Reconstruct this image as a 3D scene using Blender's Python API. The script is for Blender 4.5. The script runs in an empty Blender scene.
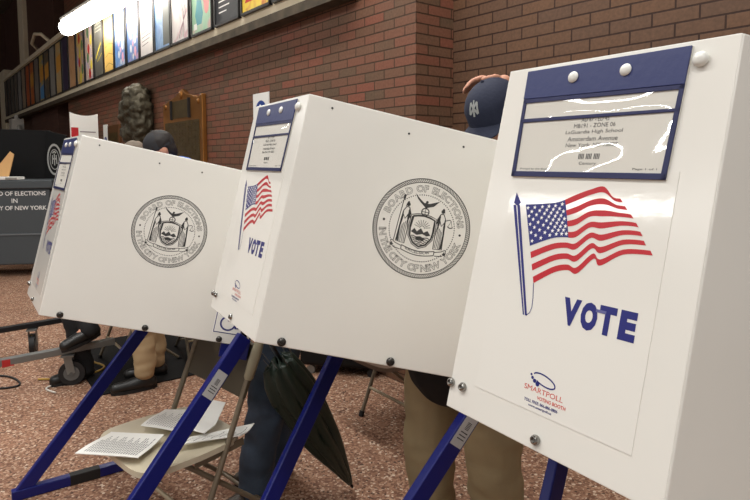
import bpy, bmesh, math, random
from mathutils import Vector, Matrix, noise
random.seed(7)
sc = bpy.context.scene
COL = sc.collection
R = math.radians

# ------------------------------------------------------------------ camera
CAM_H = 1.52
cd = bpy.data.cameras.new('camera')
cam = bpy.data.objects.new('camera', cd); COL.objects.link(cam)
cd.sensor_width = 36.0
cd.lens = 592.53 / 750 * 36.0
cd.shift_y = -(250 - 205.36) / 750
cd.clip_start = 0.02; cd.clip_end = 100
cam.matrix_world = (Matrix.Translation((0, 0, CAM_H)) @ Matrix.Rotation(R(90) - 0.07659, 4, 'X')
                    @ Matrix.Rotation(-0.00457, 4, 'Z'))
sc.camera = cam

# ------------------------------------------------------------------ light and exposure
sc.view_settings.view_transform = 'Standard'
sc.view_settings.look = 'None'
sc.view_settings.gamma = 1.0
sc.view_settings.use_curve_mapping = False
sc.view_settings.exposure = 0.0
world = bpy.data.worlds.new('world'); sc.world = world
world.use_nodes = True
bgn = world.node_tree.nodes['Background']
bgn.inputs[0].default_value = (1.0, 0.99, 0.965, 1); bgn.inputs[1].default_value = 0.41
sc.cycles.use_denoising = True
sc.cycles.max_bounces = 6

def strip_light(name, a, b, width, power, col=(1, 0.985, 0.95)):
    """a long fluorescent ceiling strip or added fill strip from a to b, shining down"""
    a = Vector(a); b = Vector(b); d = b - a
    ld = bpy.data.lights.new(name, 'AREA'); ld.shape = 'RECTANGLE'
    ld.size = d.length; ld.size_y = width; ld.energy = power; ld.color = col
    o = bpy.data.objects.new(name, ld); COL.objects.link(o)
    x = d.normalized(); z = Vector((0, 0, 1)); y = z.cross(x).normalized(); z = x.cross(y)
    m = Matrix((x, y, z)).transposed().to_4x4(); m.translation = (a + b) / 2
    o.matrix_world = m
    return o
strip_light('strip_lamp_left', (-7.2, 3.5, 3.45), (-3.6, -1.0, 3.45), 0.12, 105)
strip_light('strip_lamp_middle', (-3.2, 3.2, 4.2), (0.2, -1.2, 4.2), 0.40, 130)
strip_light('strip_lamp_behind', (-1.5, -1.5, 3.6), (2.2, -3.5, 3.6), 0.40, 60)
strip_light('strip_lamp_far', (-8.6, 8.4, 4.4), (-5.6, 4.6, 4.4), 0.40, 105)
strip_light('fill_strip_right', (-2.3, 5.6, 4.6), (1.5, 0.85, 4.6), 0.40, 150)  # added fill light, brightens the floor behind the booths and the right bricks

# ------------------------------------------------------------------ materials
def lin(c):
    f = lambda v: v / 12.92 if v <= 0.04045 else ((v + 0.055) / 1.055) ** 2.4
    return tuple(f(v / 255.0) for v in c) + (1,)
MATS = {}
def M(name, rgb, rough=0.5, metal=0.0, spec=0.5, bump=0, bscale=200, var=0, vscale=5, coat=0):
    if name in MATS: return MATS[name]
    m = bpy.data.materials.new(name); m.use_nodes = True
    nt = m.node_tree; b = nt.nodes['Principled BSDF']
    b.inputs['Base Color'].default_value = lin(rgb)
    b.inputs['Roughness'].default_value = rough
    b.inputs['Metallic'].default_value = metal
    b.inputs['Specular IOR Level'].default_value = spec
    if coat:
        b.inputs['Coat Weight'].default_value = coat; b.inputs['Coat Roughness'].default_value = 0.08
    tc = nt.nodes.new('ShaderNodeTexCoord')
    if var:
        n = nt.nodes.new('ShaderNodeTexNoise'); n.inputs['Scale'].default_value = vscale; n.inputs['Detail'].default_value = 5
        nt.links.new(tc.outputs['Object'], n.inputs['Vector'])
        r = nt.nodes.new('ShaderNodeValToRGB'); c = lin(rgb)
        r.color_ramp.elements[0].position = 0.3; r.color_ramp.elements[1].position = 0.7
        r.color_ramp.elements[0].color = tuple(v * (1 - var) for v in c[:3]) + (1,)
        r.color_ramp.elements[1].color = tuple(min(1, v * (1 + var)) for v in c[:3]) + (1,)
        nt.links.new(n.outputs[0], r.inputs[0]); nt.links.new(r.outputs[0], b.inputs['Base Color'])
    if bump:
        n = nt.nodes.new('ShaderNodeTexNoise'); n.inputs['Scale'].default_value = bscale; n.inputs['Detail'].default_value = 4
        nt.links.new(tc.outputs['Object'], n.inputs['Vector'])
        bp = nt.nodes.new('ShaderNodeBump'); bp.inputs['Strength'].default_value = bump; bp.inputs['Distance'].default_value = 0.01
        nt.links.new(n.outputs[0], bp.inputs['Height']); nt.links.new(bp.outputs[0], b.inputs['Normal'])
    MATS[name] = m
    return m

def brick_mat(name, c1, c2, cm, bw=0.225, bh=0.0677, mort=0.005, var=0.55, rough=0.6, dark=(70, 52, 46)):
    m = bpy.data.materials.new(name); m.use_nodes = True
    nt = m.node_tree; b = nt.nodes['Principled BSDF']; L = nt.links.new
    tc = nt.nodes.new('ShaderNodeTexCoord'); sp = nt.nodes.new('ShaderNodeSeparateXYZ'); cb = nt.nodes.new('ShaderNodeCombineXYZ')
    L(tc.outputs['Object'], sp.inputs[0])
    ad = nt.nodes.new('ShaderNodeMath'); ad.operation = 'ADD'     # x + y so that returns are bricked too
    L(sp.outputs[0], ad.inputs[0]); L(sp.outputs[1], ad.inputs[1])
    L(ad.outputs[0], cb.inputs[0]); L(sp.outputs[2], cb.inputs[1])
    def brick(c1, c2, cm, bias):
        t = nt.nodes.new('ShaderNodeTexBrick')
        t.inputs['Scale'].default_value = 1.0; t.inputs['Brick Width'].default_value = bw
        t.inputs['Row Height'].default_value = bh; t.inputs['Mortar Size'].default_value = mort
        t.inputs['Mortar Smooth'].default_value = 0.15; t.inputs['Bias'].default_value = bias
        t.inputs['Color1'].default_value = lin(c1); t.inputs['Color2'].default_value = lin(c2); t.inputs['Mortar'].default_value = lin(cm)
        L(cb.outputs[0], t.inputs['Vector']); return t
    t = brick(c1, c2, cm, 0.0)
    n = nt.nodes.new('ShaderNodeTexNoise'); n.inputs['Scale'].default_value = 1.3; n.inputs['Detail'].default_value = 3
    L(tc.outputs['Object'], n.inputs['Vector'])
    # dark burnt bricks among the red ones, chosen per brick
    t2 = brick((255, 255, 255), (0, 0, 0), (128, 128, 128), 0.0); t2.offset = 0.5
    t2.inputs['Brick Width'].default_value = bw
    ma = nt.nodes.new('ShaderNodeMath'); ma.operation = 'MULTIPLY'
    rp = nt.nodes.new('ShaderNodeValToRGB'); rp.color_ramp.elements[0].position = 0.30; rp.color_ramp.elements[1].position = 0.62
    L(n.outputs[0], rp.inputs[0]); L(t2.outputs[0], ma.inputs[0]); L(rp.outputs[0], ma.inputs[1])
    ms = nt.nodes.new('ShaderNodeMath'); ms.operation = 'MULTIPLY'; ms.inputs[1].default_value = var
    L(ma.outputs[0], ms.inputs[0])
    mx = nt.nodes.new('ShaderNodeMix'); mx.data_type = 'RGBA'
    L(ms.outputs[0], mx.inputs[0]); L(t.outputs[0], mx.inputs[6]); mx.inputs[7].default_value = lin(dark)
    n2 = nt.nodes.new('ShaderNodeTexNoise'); n2.inputs['Scale'].default_value = 60; L(tc.outputs['Object'], n2.inputs['Vector'])
    mx2 = nt.nodes.new('ShaderNodeMix'); mx2.data_type = 'RGBA'; mx2.blend_type = 'MULTIPLY'; mx2.inputs[0].default_value = 0.5
    L(mx.outputs[2], mx2.inputs[6]); L(n2.outputs[0], mx2.inputs[7])
    hs = nt.nodes.new('ShaderNodeHueSaturation'); hs.inputs['Value'].default_value = 1.3; L(mx2.outputs[2], hs.inputs['Color'])
    L(hs.outputs[0], b.inputs['Base Color']); b.inputs['Roughness'].default_value = rough
    b.inputs['Specular IOR Level'].default_value = 0.3
    bp = nt.nodes.new('ShaderNodeBump'); bp.inputs['Strength'].default_value = 0.6; bp.inputs['Distance'].default_value = 0.006; bp.invert = True
    L(t.outputs['Fac'], bp.inputs['Height']); L(bp.outputs[0], b.inputs['Normal'])
    return m

def floor_mat():
    m = bpy.data.materials.new('speckled floor'); m.use_nodes = True
    nt = m.node_tree; b = nt.nodes['Principled BSDF']; L = nt.links.new
    tc = nt.nodes.new('ShaderNodeTexCoord')
    v = nt.nodes.new('ShaderNodeTexVoronoi'); v.inputs['Scale'].default_value = 95; L(tc.outputs['Object'], v.inputs['Vector'])
    sx = nt.nodes.new('ShaderNodeSeparateColor'); L(v.outputs['Color'], sx.inputs[0])
    r = nt.nodes.new('ShaderNodeValToRGB'); r.color_ramp.interpolation = 'CONSTANT'
    cols = [(0, (122, 86, 68)), (0.22, (154, 114, 91)), (0.5, (172, 134, 109)), (0.68, (140, 102, 82)), (0.80, (196, 164, 140)), (0.92, (92, 66, 54)), (0.965, (222, 202, 180))]
    e = r.color_ramp.elements
    e[0].position = 0; e[0].color = lin(cols[0][1]); e[1].position = cols[1][0]; e[1].color = lin(cols[1][1])
    for p, c in cols[2:]:
        k = e.new(p); k.color = lin(c)
    L(sx.outputs[0], r.inputs[0])
    n = nt.nodes.new('ShaderNodeTexNoise'); n.inputs['Scale'].default_value = 3.0; n.inputs['Detail'].default_value = 6; L(tc.outputs['Object'], n.inputs['Vector'])
    mr = nt.nodes.new('ShaderNodeMapRange'); mr.inputs[3].default_value = 0.68; mr.inputs[4].default_value = 1.08; L(n.outputs[0], mr.inputs[0])
    mx = nt.nodes.new('ShaderNodeMix'); mx.data_type = 'RGBA'; mx.blend_type = 'MULTIPLY'; mx.inputs[0].default_value = 1
    L(r.outputs[0], mx.inputs[6]); L(mr.outputs[0], mx.inputs[7])
    L(mx.outputs[2], b.inputs['Base Color']); b.inputs['Roughness'].default_value = 0.7; b.inputs['Specular IOR Level'].default_value = 0.25
    return m

def clear_mat():
    m = bpy.data.materials.new('clear vinyl'); m.use_nodes = True
    nt = m.node_tree; nt.nodes.clear(); L = nt.links.new
    out = nt.nodes.new('ShaderNodeOutputMaterial'); mix = nt.nodes.new('ShaderNodeMixShader')
    tr = nt.nodes.new('ShaderNodeBsdfTransparent'); gl = nt.nodes.new('ShaderNodeBsdfGlossy'); gl.inputs['Roughness'].default_value = 0.04
    mix.inputs[0].default_value = 0.10
    tc = nt.nodes.new('ShaderNodeTexCoord'); n = nt.nodes.new('ShaderNodeTexNoise'); n.inputs['Scale'].default_value = 9; n.inputs['Detail'].default_value = 0.5
    bp = nt.nodes.new('ShaderNodeBump'); bp.inputs['Strength'].default_value = 1.0; bp.inputs['Distance'].default_value = 0.02
    L(tc.outputs['Object'], n.inputs['Vector']); L(n.outputs[0], bp.inputs['Height']); L(bp.outputs[0], gl.inputs['Normal'])
    L(tr.outputs[0], mix.inputs[1]); L(gl.outputs[0], mix.inputs[2]); L(mix.outputs[0], out.inputs[0])
    return m

def art_mat(name, cols, scale=4.0, dist=2.0):
    m = bpy.data.materials.new(name); m.use_nodes = True
    nt = m.node_tree; b = nt.nodes['Principled BSDF']; L = nt.links.new
    tc = nt.nodes.new('ShaderNodeTexCoord'); n = nt.nodes.new('ShaderNodeTexNoise'); n.inputs['Scale'].default_value = scale
    n.inputs['Distortion'].default_value = dist; n.inputs['Detail'].default_value = 3
    L(tc.outputs['Object'], n.inputs['Vector'])
    r = nt.nodes.new('ShaderNodeValToRGB'); e = r.color_ramp.elements
    e[0].position = 0.3; e[0].color = lin(cols[0]); e[1].position = 0.7; e[1].color = lin(cols[-1])
    for i, c in enumerate(cols[1:-1]):
        k = e.new(0.3 + 0.4 * (i + 1) / (len(cols) - 1)); k.color = lin(c)
    L(n.outputs[0], r.inputs[0]); L(r.outputs[0], b.inputs['Base Color']); b.inputs['Roughness'].default_value = 0.35
    return m

WHITE = M('white plastic', (230, 228, 221), 0.22, spec=0.45, var=0.025, vscale=3)
SHEET = M('printed white sheet', (232, 230, 223), 0.09, spec=0.6, bump=0.02, bscale=45)
EDGE = M('sheet edge', (205, 203, 194), 0.4)
BLUE = M('blue painted steel', (9, 22, 104), 0.34, spec=0.45)
INKBLUE = M('blue ink', (34, 38, 116), 0.35)
INKRED = M('red ink', (188, 26, 40), 0.35)
INKBLACK = M('black ink', (42, 42, 42), 0.5); INKSEAL = M('seal ink', (58, 58, 58), 0.5)
INKWHITE = M('white ink', (240, 240, 238), 0.4)
VINYL = M('navy vinyl', (42, 51, 100), 0.38, bump=0.05, bscale=60)
VINYLD = M('dark navy piping', (24, 30, 78), 0.4)
CLEAR = clear_mat()
CARD = M('card paper', (226, 223, 214), 0.6)
SNAP = M('white snap', (222, 222, 216), 0.25)
CHROME = M('nickel bolt', (150, 148, 144), 0.25, metal=1.0)
DARKMETAL = M('dark bolt', (74, 72, 70), 0.3, metal=1.0)
STICKER = M('grey sticker', (190, 192, 192), 0.35)
BLACKRUB = M('black rubber', (22, 22, 23), 0.6)
BLACKPL = M('black plastic', (17, 17, 18), 0.6, spec=0.2, bump=0.05, bscale=300)
TUBE = M('beige enamelled tube', (122, 110, 92), 0.4, metal=0.2)
CREAM = M('cream chair plastic', (206, 196, 172), 0.45, var=0.05)
PAPER = M('white paper', (236, 235, 230), 0.7)
GREYBOX = M('grey moulded plastic', (72, 78, 82), 0.5)
CONC = M('cream painted concrete', (235, 222, 194), 0.7, var=0.06)
CONCD = M('dark stained concrete', (74, 64, 50), 0.85, var=0.4, vscale=8)
BRONZE = M('dark bronze', (70, 64, 50), 0.55, metal=0.5, bump=1.0, bscale=26)
BRASS = M('gilt bronze', (150, 100, 48), 0.42, metal=0.75, var=0.2, vscale=4)
BRASSD = M('aged plaque field', (86, 70, 40), 0.5, metal=0.6, var=0.25, vscale=14)
SKIN = M('skin', (205, 150, 125), 0.5, spec=0.35)
FRAMEBLK = M('black picture frame', (24, 22, 22), 0.4)
STEEL = M('galvanised steel', (128, 130, 128), 0.4, metal=0.6)

# ------------------------------------------------------------------ mesh helpers
class MB:
    def __init__(s): s.v = []; s.f = []; s.m = []
    def add(s, vs, fs, mi=0):
        o = len(s.v); s.v += [tuple(v) for v in vs]; s.f += [tuple(i + o for i in f) for f in fs]; s.m += [mi] * len(fs)
    def box(s, O, U, V, N, u0, u1, v0, v1, n0, n1, mi=0):
        O, U, V, N = map(Vector, (O, U, V, N))
        vs = [O + U * u + V * v + N * n for n in (n0, n1) for v in (v0, v1) for u in (u0, u1)]
        fs = [(0, 2, 3, 1), (4, 5, 7, 6), (0, 1, 5, 4), (2, 6, 7, 3), (0, 4, 6, 2), (1, 3, 7, 5)]
        if U.cross(V).dot(N) < 0: fs = [f[::-1] for f in fs]
        s.add(vs, fs, mi)
    def bx(s, x0, x1, y0, y1, z0, z1, mi=0):
        s.box((0, 0, 0), (1, 0, 0), (0, 1, 0), (0, 0, 1), x0, x1, y0, y1, z0, z1, mi)
    def prism(s, pts, O, U, V, N, n0, n1, mi=0):
        O, U, V, N = map(Vector, (O, U, V, N)); k = len(pts)
        vs = [O + U * a + V * b + N * n for n in (n0, n1) for a, b in pts]
        fs = [tuple(range(k))[::-1], tuple(range(k, 2 * k))] + [(i, (i + 1) % k, k + (i + 1) % k, k + i) for i in range(k)]
        ar = sum(pts[i][0] * pts[(i + 1) % k][1] - pts[(i + 1) % k][0] * pts[i][1] for i in range(k))
        if ar * U.cross(V).dot(N) < 0: fs = [f[::-1] for f in fs]
        s.add(vs, fs, mi)
    def bar(s, a, b, w, h, side, mi=0):
        """rectangular bar from a to b; width w along 'side', h across"""
        a, b, side = Vector(a), Vector(b), Vector(side); d = (b - a); L = d.length; d.normalize()
        side = (side - d * side.dot(d)).normalized(); n = d.cross(side)
        s.box(a, side, n, d, -w / 2, w / 2, -h / 2, h / 2, 0, L, mi)
    def tube(s, pts, r, seg=10, mi=0, cap=True):
        pts = [Vector(p) for p in pts]; rs = r if isinstance(r, (list, tuple)) else [r] * len(pts)
        t0 = (pts[1] - pts[0]).normalized(); ref = Vector((0, 0, 1)) if abs(t0.z) < 0.9 else Vector((1, 0, 0))
        u = t0.cross(ref).normalized(); vs = []
        for i, p in enumerate(pts):
            t = (pts[min(i + 1, len(pts) - 1)] - pts[max(i - 1, 0)]).normalized()
            u = (u - t * u.dot(t)).normalized(); w = t.cross(u)
            vs += [p + (u * math.cos(2 * math.pi * k / seg) + w * math.sin(2 * math.pi * k / seg)) * rs[i] for k in range(seg)]
        fs = [(i * seg + k, i * seg + (k + 1) % seg, (i + 1) * seg + (k + 1) % seg, (i + 1) * seg + k) for i in range(len(pts) - 1) for k in range(seg)]
        if cap: fs += [tuple(range(seg))[::-1], tuple(range((len(pts) - 1) * seg, len(pts) * seg))]
        s.add(vs, fs, mi)
    def ball(s, c, r, seg=14, ring=9, mi=0, rot=None):
        c = Vector(c); r = Vector(r) if hasattr(r, '__len__') else Vector((r, r, r)); vs = []; 
        for i in range(1, ring):
            th = math.pi * i / ring
            for k in range(seg):
                ph = 2 * math.pi * k / seg
                v = Vector((r.x * math.sin(th) * math.cos(ph), r.y * math.sin(th) * math.sin(ph), r.z * math.cos(th)))
                vs.append(c + (rot @ v if rot else v))
        top = Vector((0, 0, r.z)); 
        vs += [c + (rot @ top if rot else top), c - (rot @ top if rot else top)]
        n = seg * (ring - 1)
        fs = [(i * seg + k, (i + 1) * seg + k, (i + 1) * seg + (k + 1) % seg, i * seg + (k + 1) % seg) for i in range(ring - 2) for k in range(seg)]
        fs += [(n, k, (k + 1) % seg) for k in range(seg)] + [(n + 1, (ring - 2) * seg + (k + 1) % seg, (ring - 2) * seg + k) for k in range(seg)]
        s.add(vs, fs, mi)
    def lathe(s, prof, O, A, seg=20, mi=0):
        """prof: (radius, height along axis A)"""
        O, A = Vector(O), Vector(A).normalized(); u = A.orthogonal().normalized(); w = A.cross(u); vs = []
        for r, h in prof:
            vs += [O + A * h + (u * math.cos(2 * math.pi * k / seg) + w * math.sin(2 * math.pi * k / seg)) * max(r, 1e-5) for k in range(seg)]
        fs = [(i * seg + k, i * seg + (k + 1) % seg, (i + 1) * seg + (k + 1) % seg, (i + 1) * seg + k) for i in range(len(prof) - 1) for k in range(seg)]
        s.add(vs, fs, mi)
    def flat(s, vs2, fs2, O, U, V, N, d, sx=1, sy=1, ox=0, oy=0, mi=0):
        O, U, V, N = map(Vector, (O, U, V, N))
        fs = fs2 if U.cross(V).dot(N) > 0 else [f[::-1] for f in fs2]
        s.add([O + U * (ox + x * sx) + V * (oy + y * sy) + N * d for x, y in vs2], fs, mi)
    def build(s, name, mats, parent=None, smooth=None, bevel=0, loc=None):
        me = bpy.data.meshes.new(name); me.from_pydata(s.v, [], s.f); 
        for m in (mats if isinstance(mats, (list, tuple)) else [mats]): me.materials.append(m)
        me.polygons.foreach_set('material_index', s.m); me.update()
        if smooth is not None:
            me.polygons.foreach_set('use_smooth', [True] * len(me.polygons)); me.set_sharp_from_angle(angle=R(smooth))
        o = bpy.data.objects.new(name, me); COL.objects.link(o)
        if parent: o.parent = parent
        if loc: o.location = loc
        if bevel:
            b = o.modifiers.new('bevel', 'BEVEL'); b.width = bevel; b.segments = 2; b.limit_method = 'ANGLE'; b.angle_limit = R(40)
        return o

def empty(name, loc=(0, 0, 0), rz=0.0, label=None, cat=None, group=None):
    o = bpy.data.objects.new(name, None); COL.objects.link(o); o.location = loc; o.rotation_euler = (0, 0, rz); o.empty_display_size = 0.1
    if label: tag(o, label, cat, group)
    return o
def tag(o, label=None, cat=None, group=None, kind=None):
    if label: o['label'] = label
    if cat: o['category'] = cat
    if group: o['group'] = group
    if kind: o['kind'] = kind
    return o

TXT = {}
def text2d(string, bold=0.0, outline=0.0, spacing=1.0):
    """flat mesh of a string, normalised to its own bounding box: (verts, faces, aspect)"""
    key = (string, bold, outline, spacing)
    if key in TXT: return TXT[key]
    cu = bpy.data.curves.new('t', 'FONT'); cu.body = string; cu.offset = bold; cu.resolution_u = 3; cu.space_character = spacing
    if outline:
        cu.fill_mode = 'NONE'; cu.bevel_depth = outline; cu.bevel_resolution = 0
    o = bpy.data.objects.new('t', cu); COL.objects.link(o)
    dg = bpy.context.evaluated_depsgraph_get(); me = o.evaluated_get(dg).to_mesh()
    vs = [(v.co.x, v.co.y, v.co.z) for v in me.vertices]; fs = [tuple(p.vertices) for p in me.polygons]
    o.evaluated_get(dg).to_mesh_clear(); bpy.data.objects.remove(o); bpy.data.curves.remove(cu)
    if not outline:
        fs2 = []
        for f in fs:
            a = sum(vs[f[i]][0] * vs[f[(i + 1) % len(f)]][1] - vs[f[(i + 1) % len(f)]][0] * vs[f[i]][1] for i in range(len(f)))
            fs2.append(f if a > 0 else f[::-1])
        fs = fs2
    x0 = min(v[0] for v in vs); x1 = max(v[0] for v in vs); y0 = min(v[1] for v in vs); y1 = max(v[1] for v in vs)
    TXT[key] = ([(v[0] - x0, v[1] - y0, v[2]) for v in vs], fs, x1 - x0, y1 - y0)
    return TXT[key]
def put_text(mb, string, O, U, V, N, d, u0, v0, width, height, mi=0, bold=0.0, slant=0.0, center=False):
    vs, fs, w, h = text2d(string, bold)
    if width is None: width = w * height / h
    if center: u0 -= width / 2
    mb.flat([(x / w * width, y / h * height) for x, y, z in vs], fs, O, U, V, N, d, 1, 1, u0, v0, mi)

def ribbon(pts, w):
    """2-D stroke as quads"""
    vs = []; fs = []
    for i, p in enumerate(pts):
        a = pts[max(i - 1, 0)]; b = pts[min(i + 1, len(pts) - 1)]
        dx, dy = b[0] - a[0], b[1] - a[1]; l = math.hypot(dx, dy) or 1
        vs += [(p[0] - dy / l * w / 2, p[1] + dx / l * w / 2), (p[0] + dy / l * w / 2, p[1] - dx / l * w / 2)]
    for i in range(len(pts) - 1): fs.append((2 * i, 2 * i + 1, 2 * i + 3, 2 * i + 2))
    return vs, fs
def disc(cx, cy, r, n=14):
    return [(cx + r * math.cos(2 * math.pi * k / n), cy + r * math.sin(2 * math.pi * k / n)) for k in range(n)], [tuple(range(n))]

# ------------------------------------------------------------------ room shell
WC = Vector((0.2651, 3.8298, 0)); WANG = math.atan2(0.78094, -0.62460)      # corner of the brick wall; X runs along the wall away from us, Y into the room
def wallobj(mb, name, mats, **k):
    o = mb.build(name, mats, **k); o.location = WC; o.rotation_euler = (0, 0, WANG); return o
BRICK = brick_mat('red brown brick', (122, 86, 66), (130, 79, 62), (62, 42, 29), bw=0.212, bh=0.0645, var=0.95, dark=(96, 78, 61))
BRICK2 = brick_mat('brown recess brick', (104, 76, 58), (98, 73, 57), (50, 30, 22), var=0.35, dark=(116, 82, 54))
BRICKD = brick_mat('dark brown brick', (88, 62, 54), (96, 68, 58), (84, 60, 52), var=0.1)
fm = MB(); fm.bx(-22, 10, -6, 26, -0.05, 0); fl = fm.build('floor', floor_mat()); tag(fl, kind='structure')
wm = MB(); wm.bx(0, 9.88, -0.6, 0, 0, 6.4); tag(wallobj(wm, 'wall_left', BRICK), kind='structure')
wm = MB(); wm.bx(-7, 0, -0.60, -0.337, 0, 6.4); tag(wallobj(wm, 'wall_right', BRICK2), kind='structure')
wm = MB(); wm.bx(9.88, 21, -2.0, -1.6, 0, 6.4); wm.bx(9.6, 9.88, -1.6, -0.6, 0, 6.4); wm.bx(16.2, 21, -1.6, -0.35, 0, 6.4)
tag(wallobj(wm, 'wall_back', BRICKD), kind='structure')
wm = MB(); wm.bx(11.5, 14.7, -1.6, -0.12, 0, 6.4); tag(wallobj(wm, 'wall_pier', BRICKD), kind='structure')
wm = MB(); wm.bx(20.5, 21, -1.6, 16, 0, 6.4); tag(wallobj(wm, 'wall_end', BRICKD), kind='structure')
wm = MB(); wm.bx(14.75, 15.45, -0.6, -0.02, 3.9, 6.4); tag(wallobj(wm, 'trim_2', CONC, bevel=0.02), kind='structure')
wm = MB(); wm.bx(17.6, 18.6, -0.35, 0.1, 0, 4.2); tag(wallobj(wm, 'trim_3', CONC, bevel=0.02), kind='structure')
wm = MB(); wm.bx(-7, 21, -2, 22, 6.4, 6.5); tag(wallobj(wm, 'ceiling', M('dim ceiling', (120, 110, 98), 0.8)), kind='structure')
# the concrete band that carries the posters, with its dark stained lower lip and top rail
wm = MB(); wm.bx(0.6, 17.6, 0.0, 0.10, 2.735, 3.93, 0); wm.bx(0.6, 17.6, 0.0, 0.125, 2.66, 2.735, 1); wm.bx(0.6, 17.6, 0.0, 0.14, 3.84, 3.93, 0)
tag(wallobj(wm, 'trim_1', [CONC, CONCD]), kind='structure')

# ------------------------------------------------------------------ voting booths
LU = 0.68; BW = 0.6492 * LU; TILT = 0.2497; SPL = 0.3777; SD = 1.12 * LU
UX = Vector((1, 0, 0)); UY = Vector((0, 1, 0)); UZ = Vector((0, 0, 1))
UP = UY * math.sin(TILT) + UZ * math.cos(TILT)
NI = UY * math.cos(TILT) - UZ * math.sin(TILT)           # into the booth, towards the voter
SN = NI * math.cos(SPL) + UX * math.sin(SPL); NN = UX * math.cos(SPL) - NI * math.sin(SPL)
SF = NI * math.cos(SPL) - UX * math.sin(SPL); NF = -UX * math.cos(SPL) - NI * math.sin(SPL)
TH = 0.006

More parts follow.
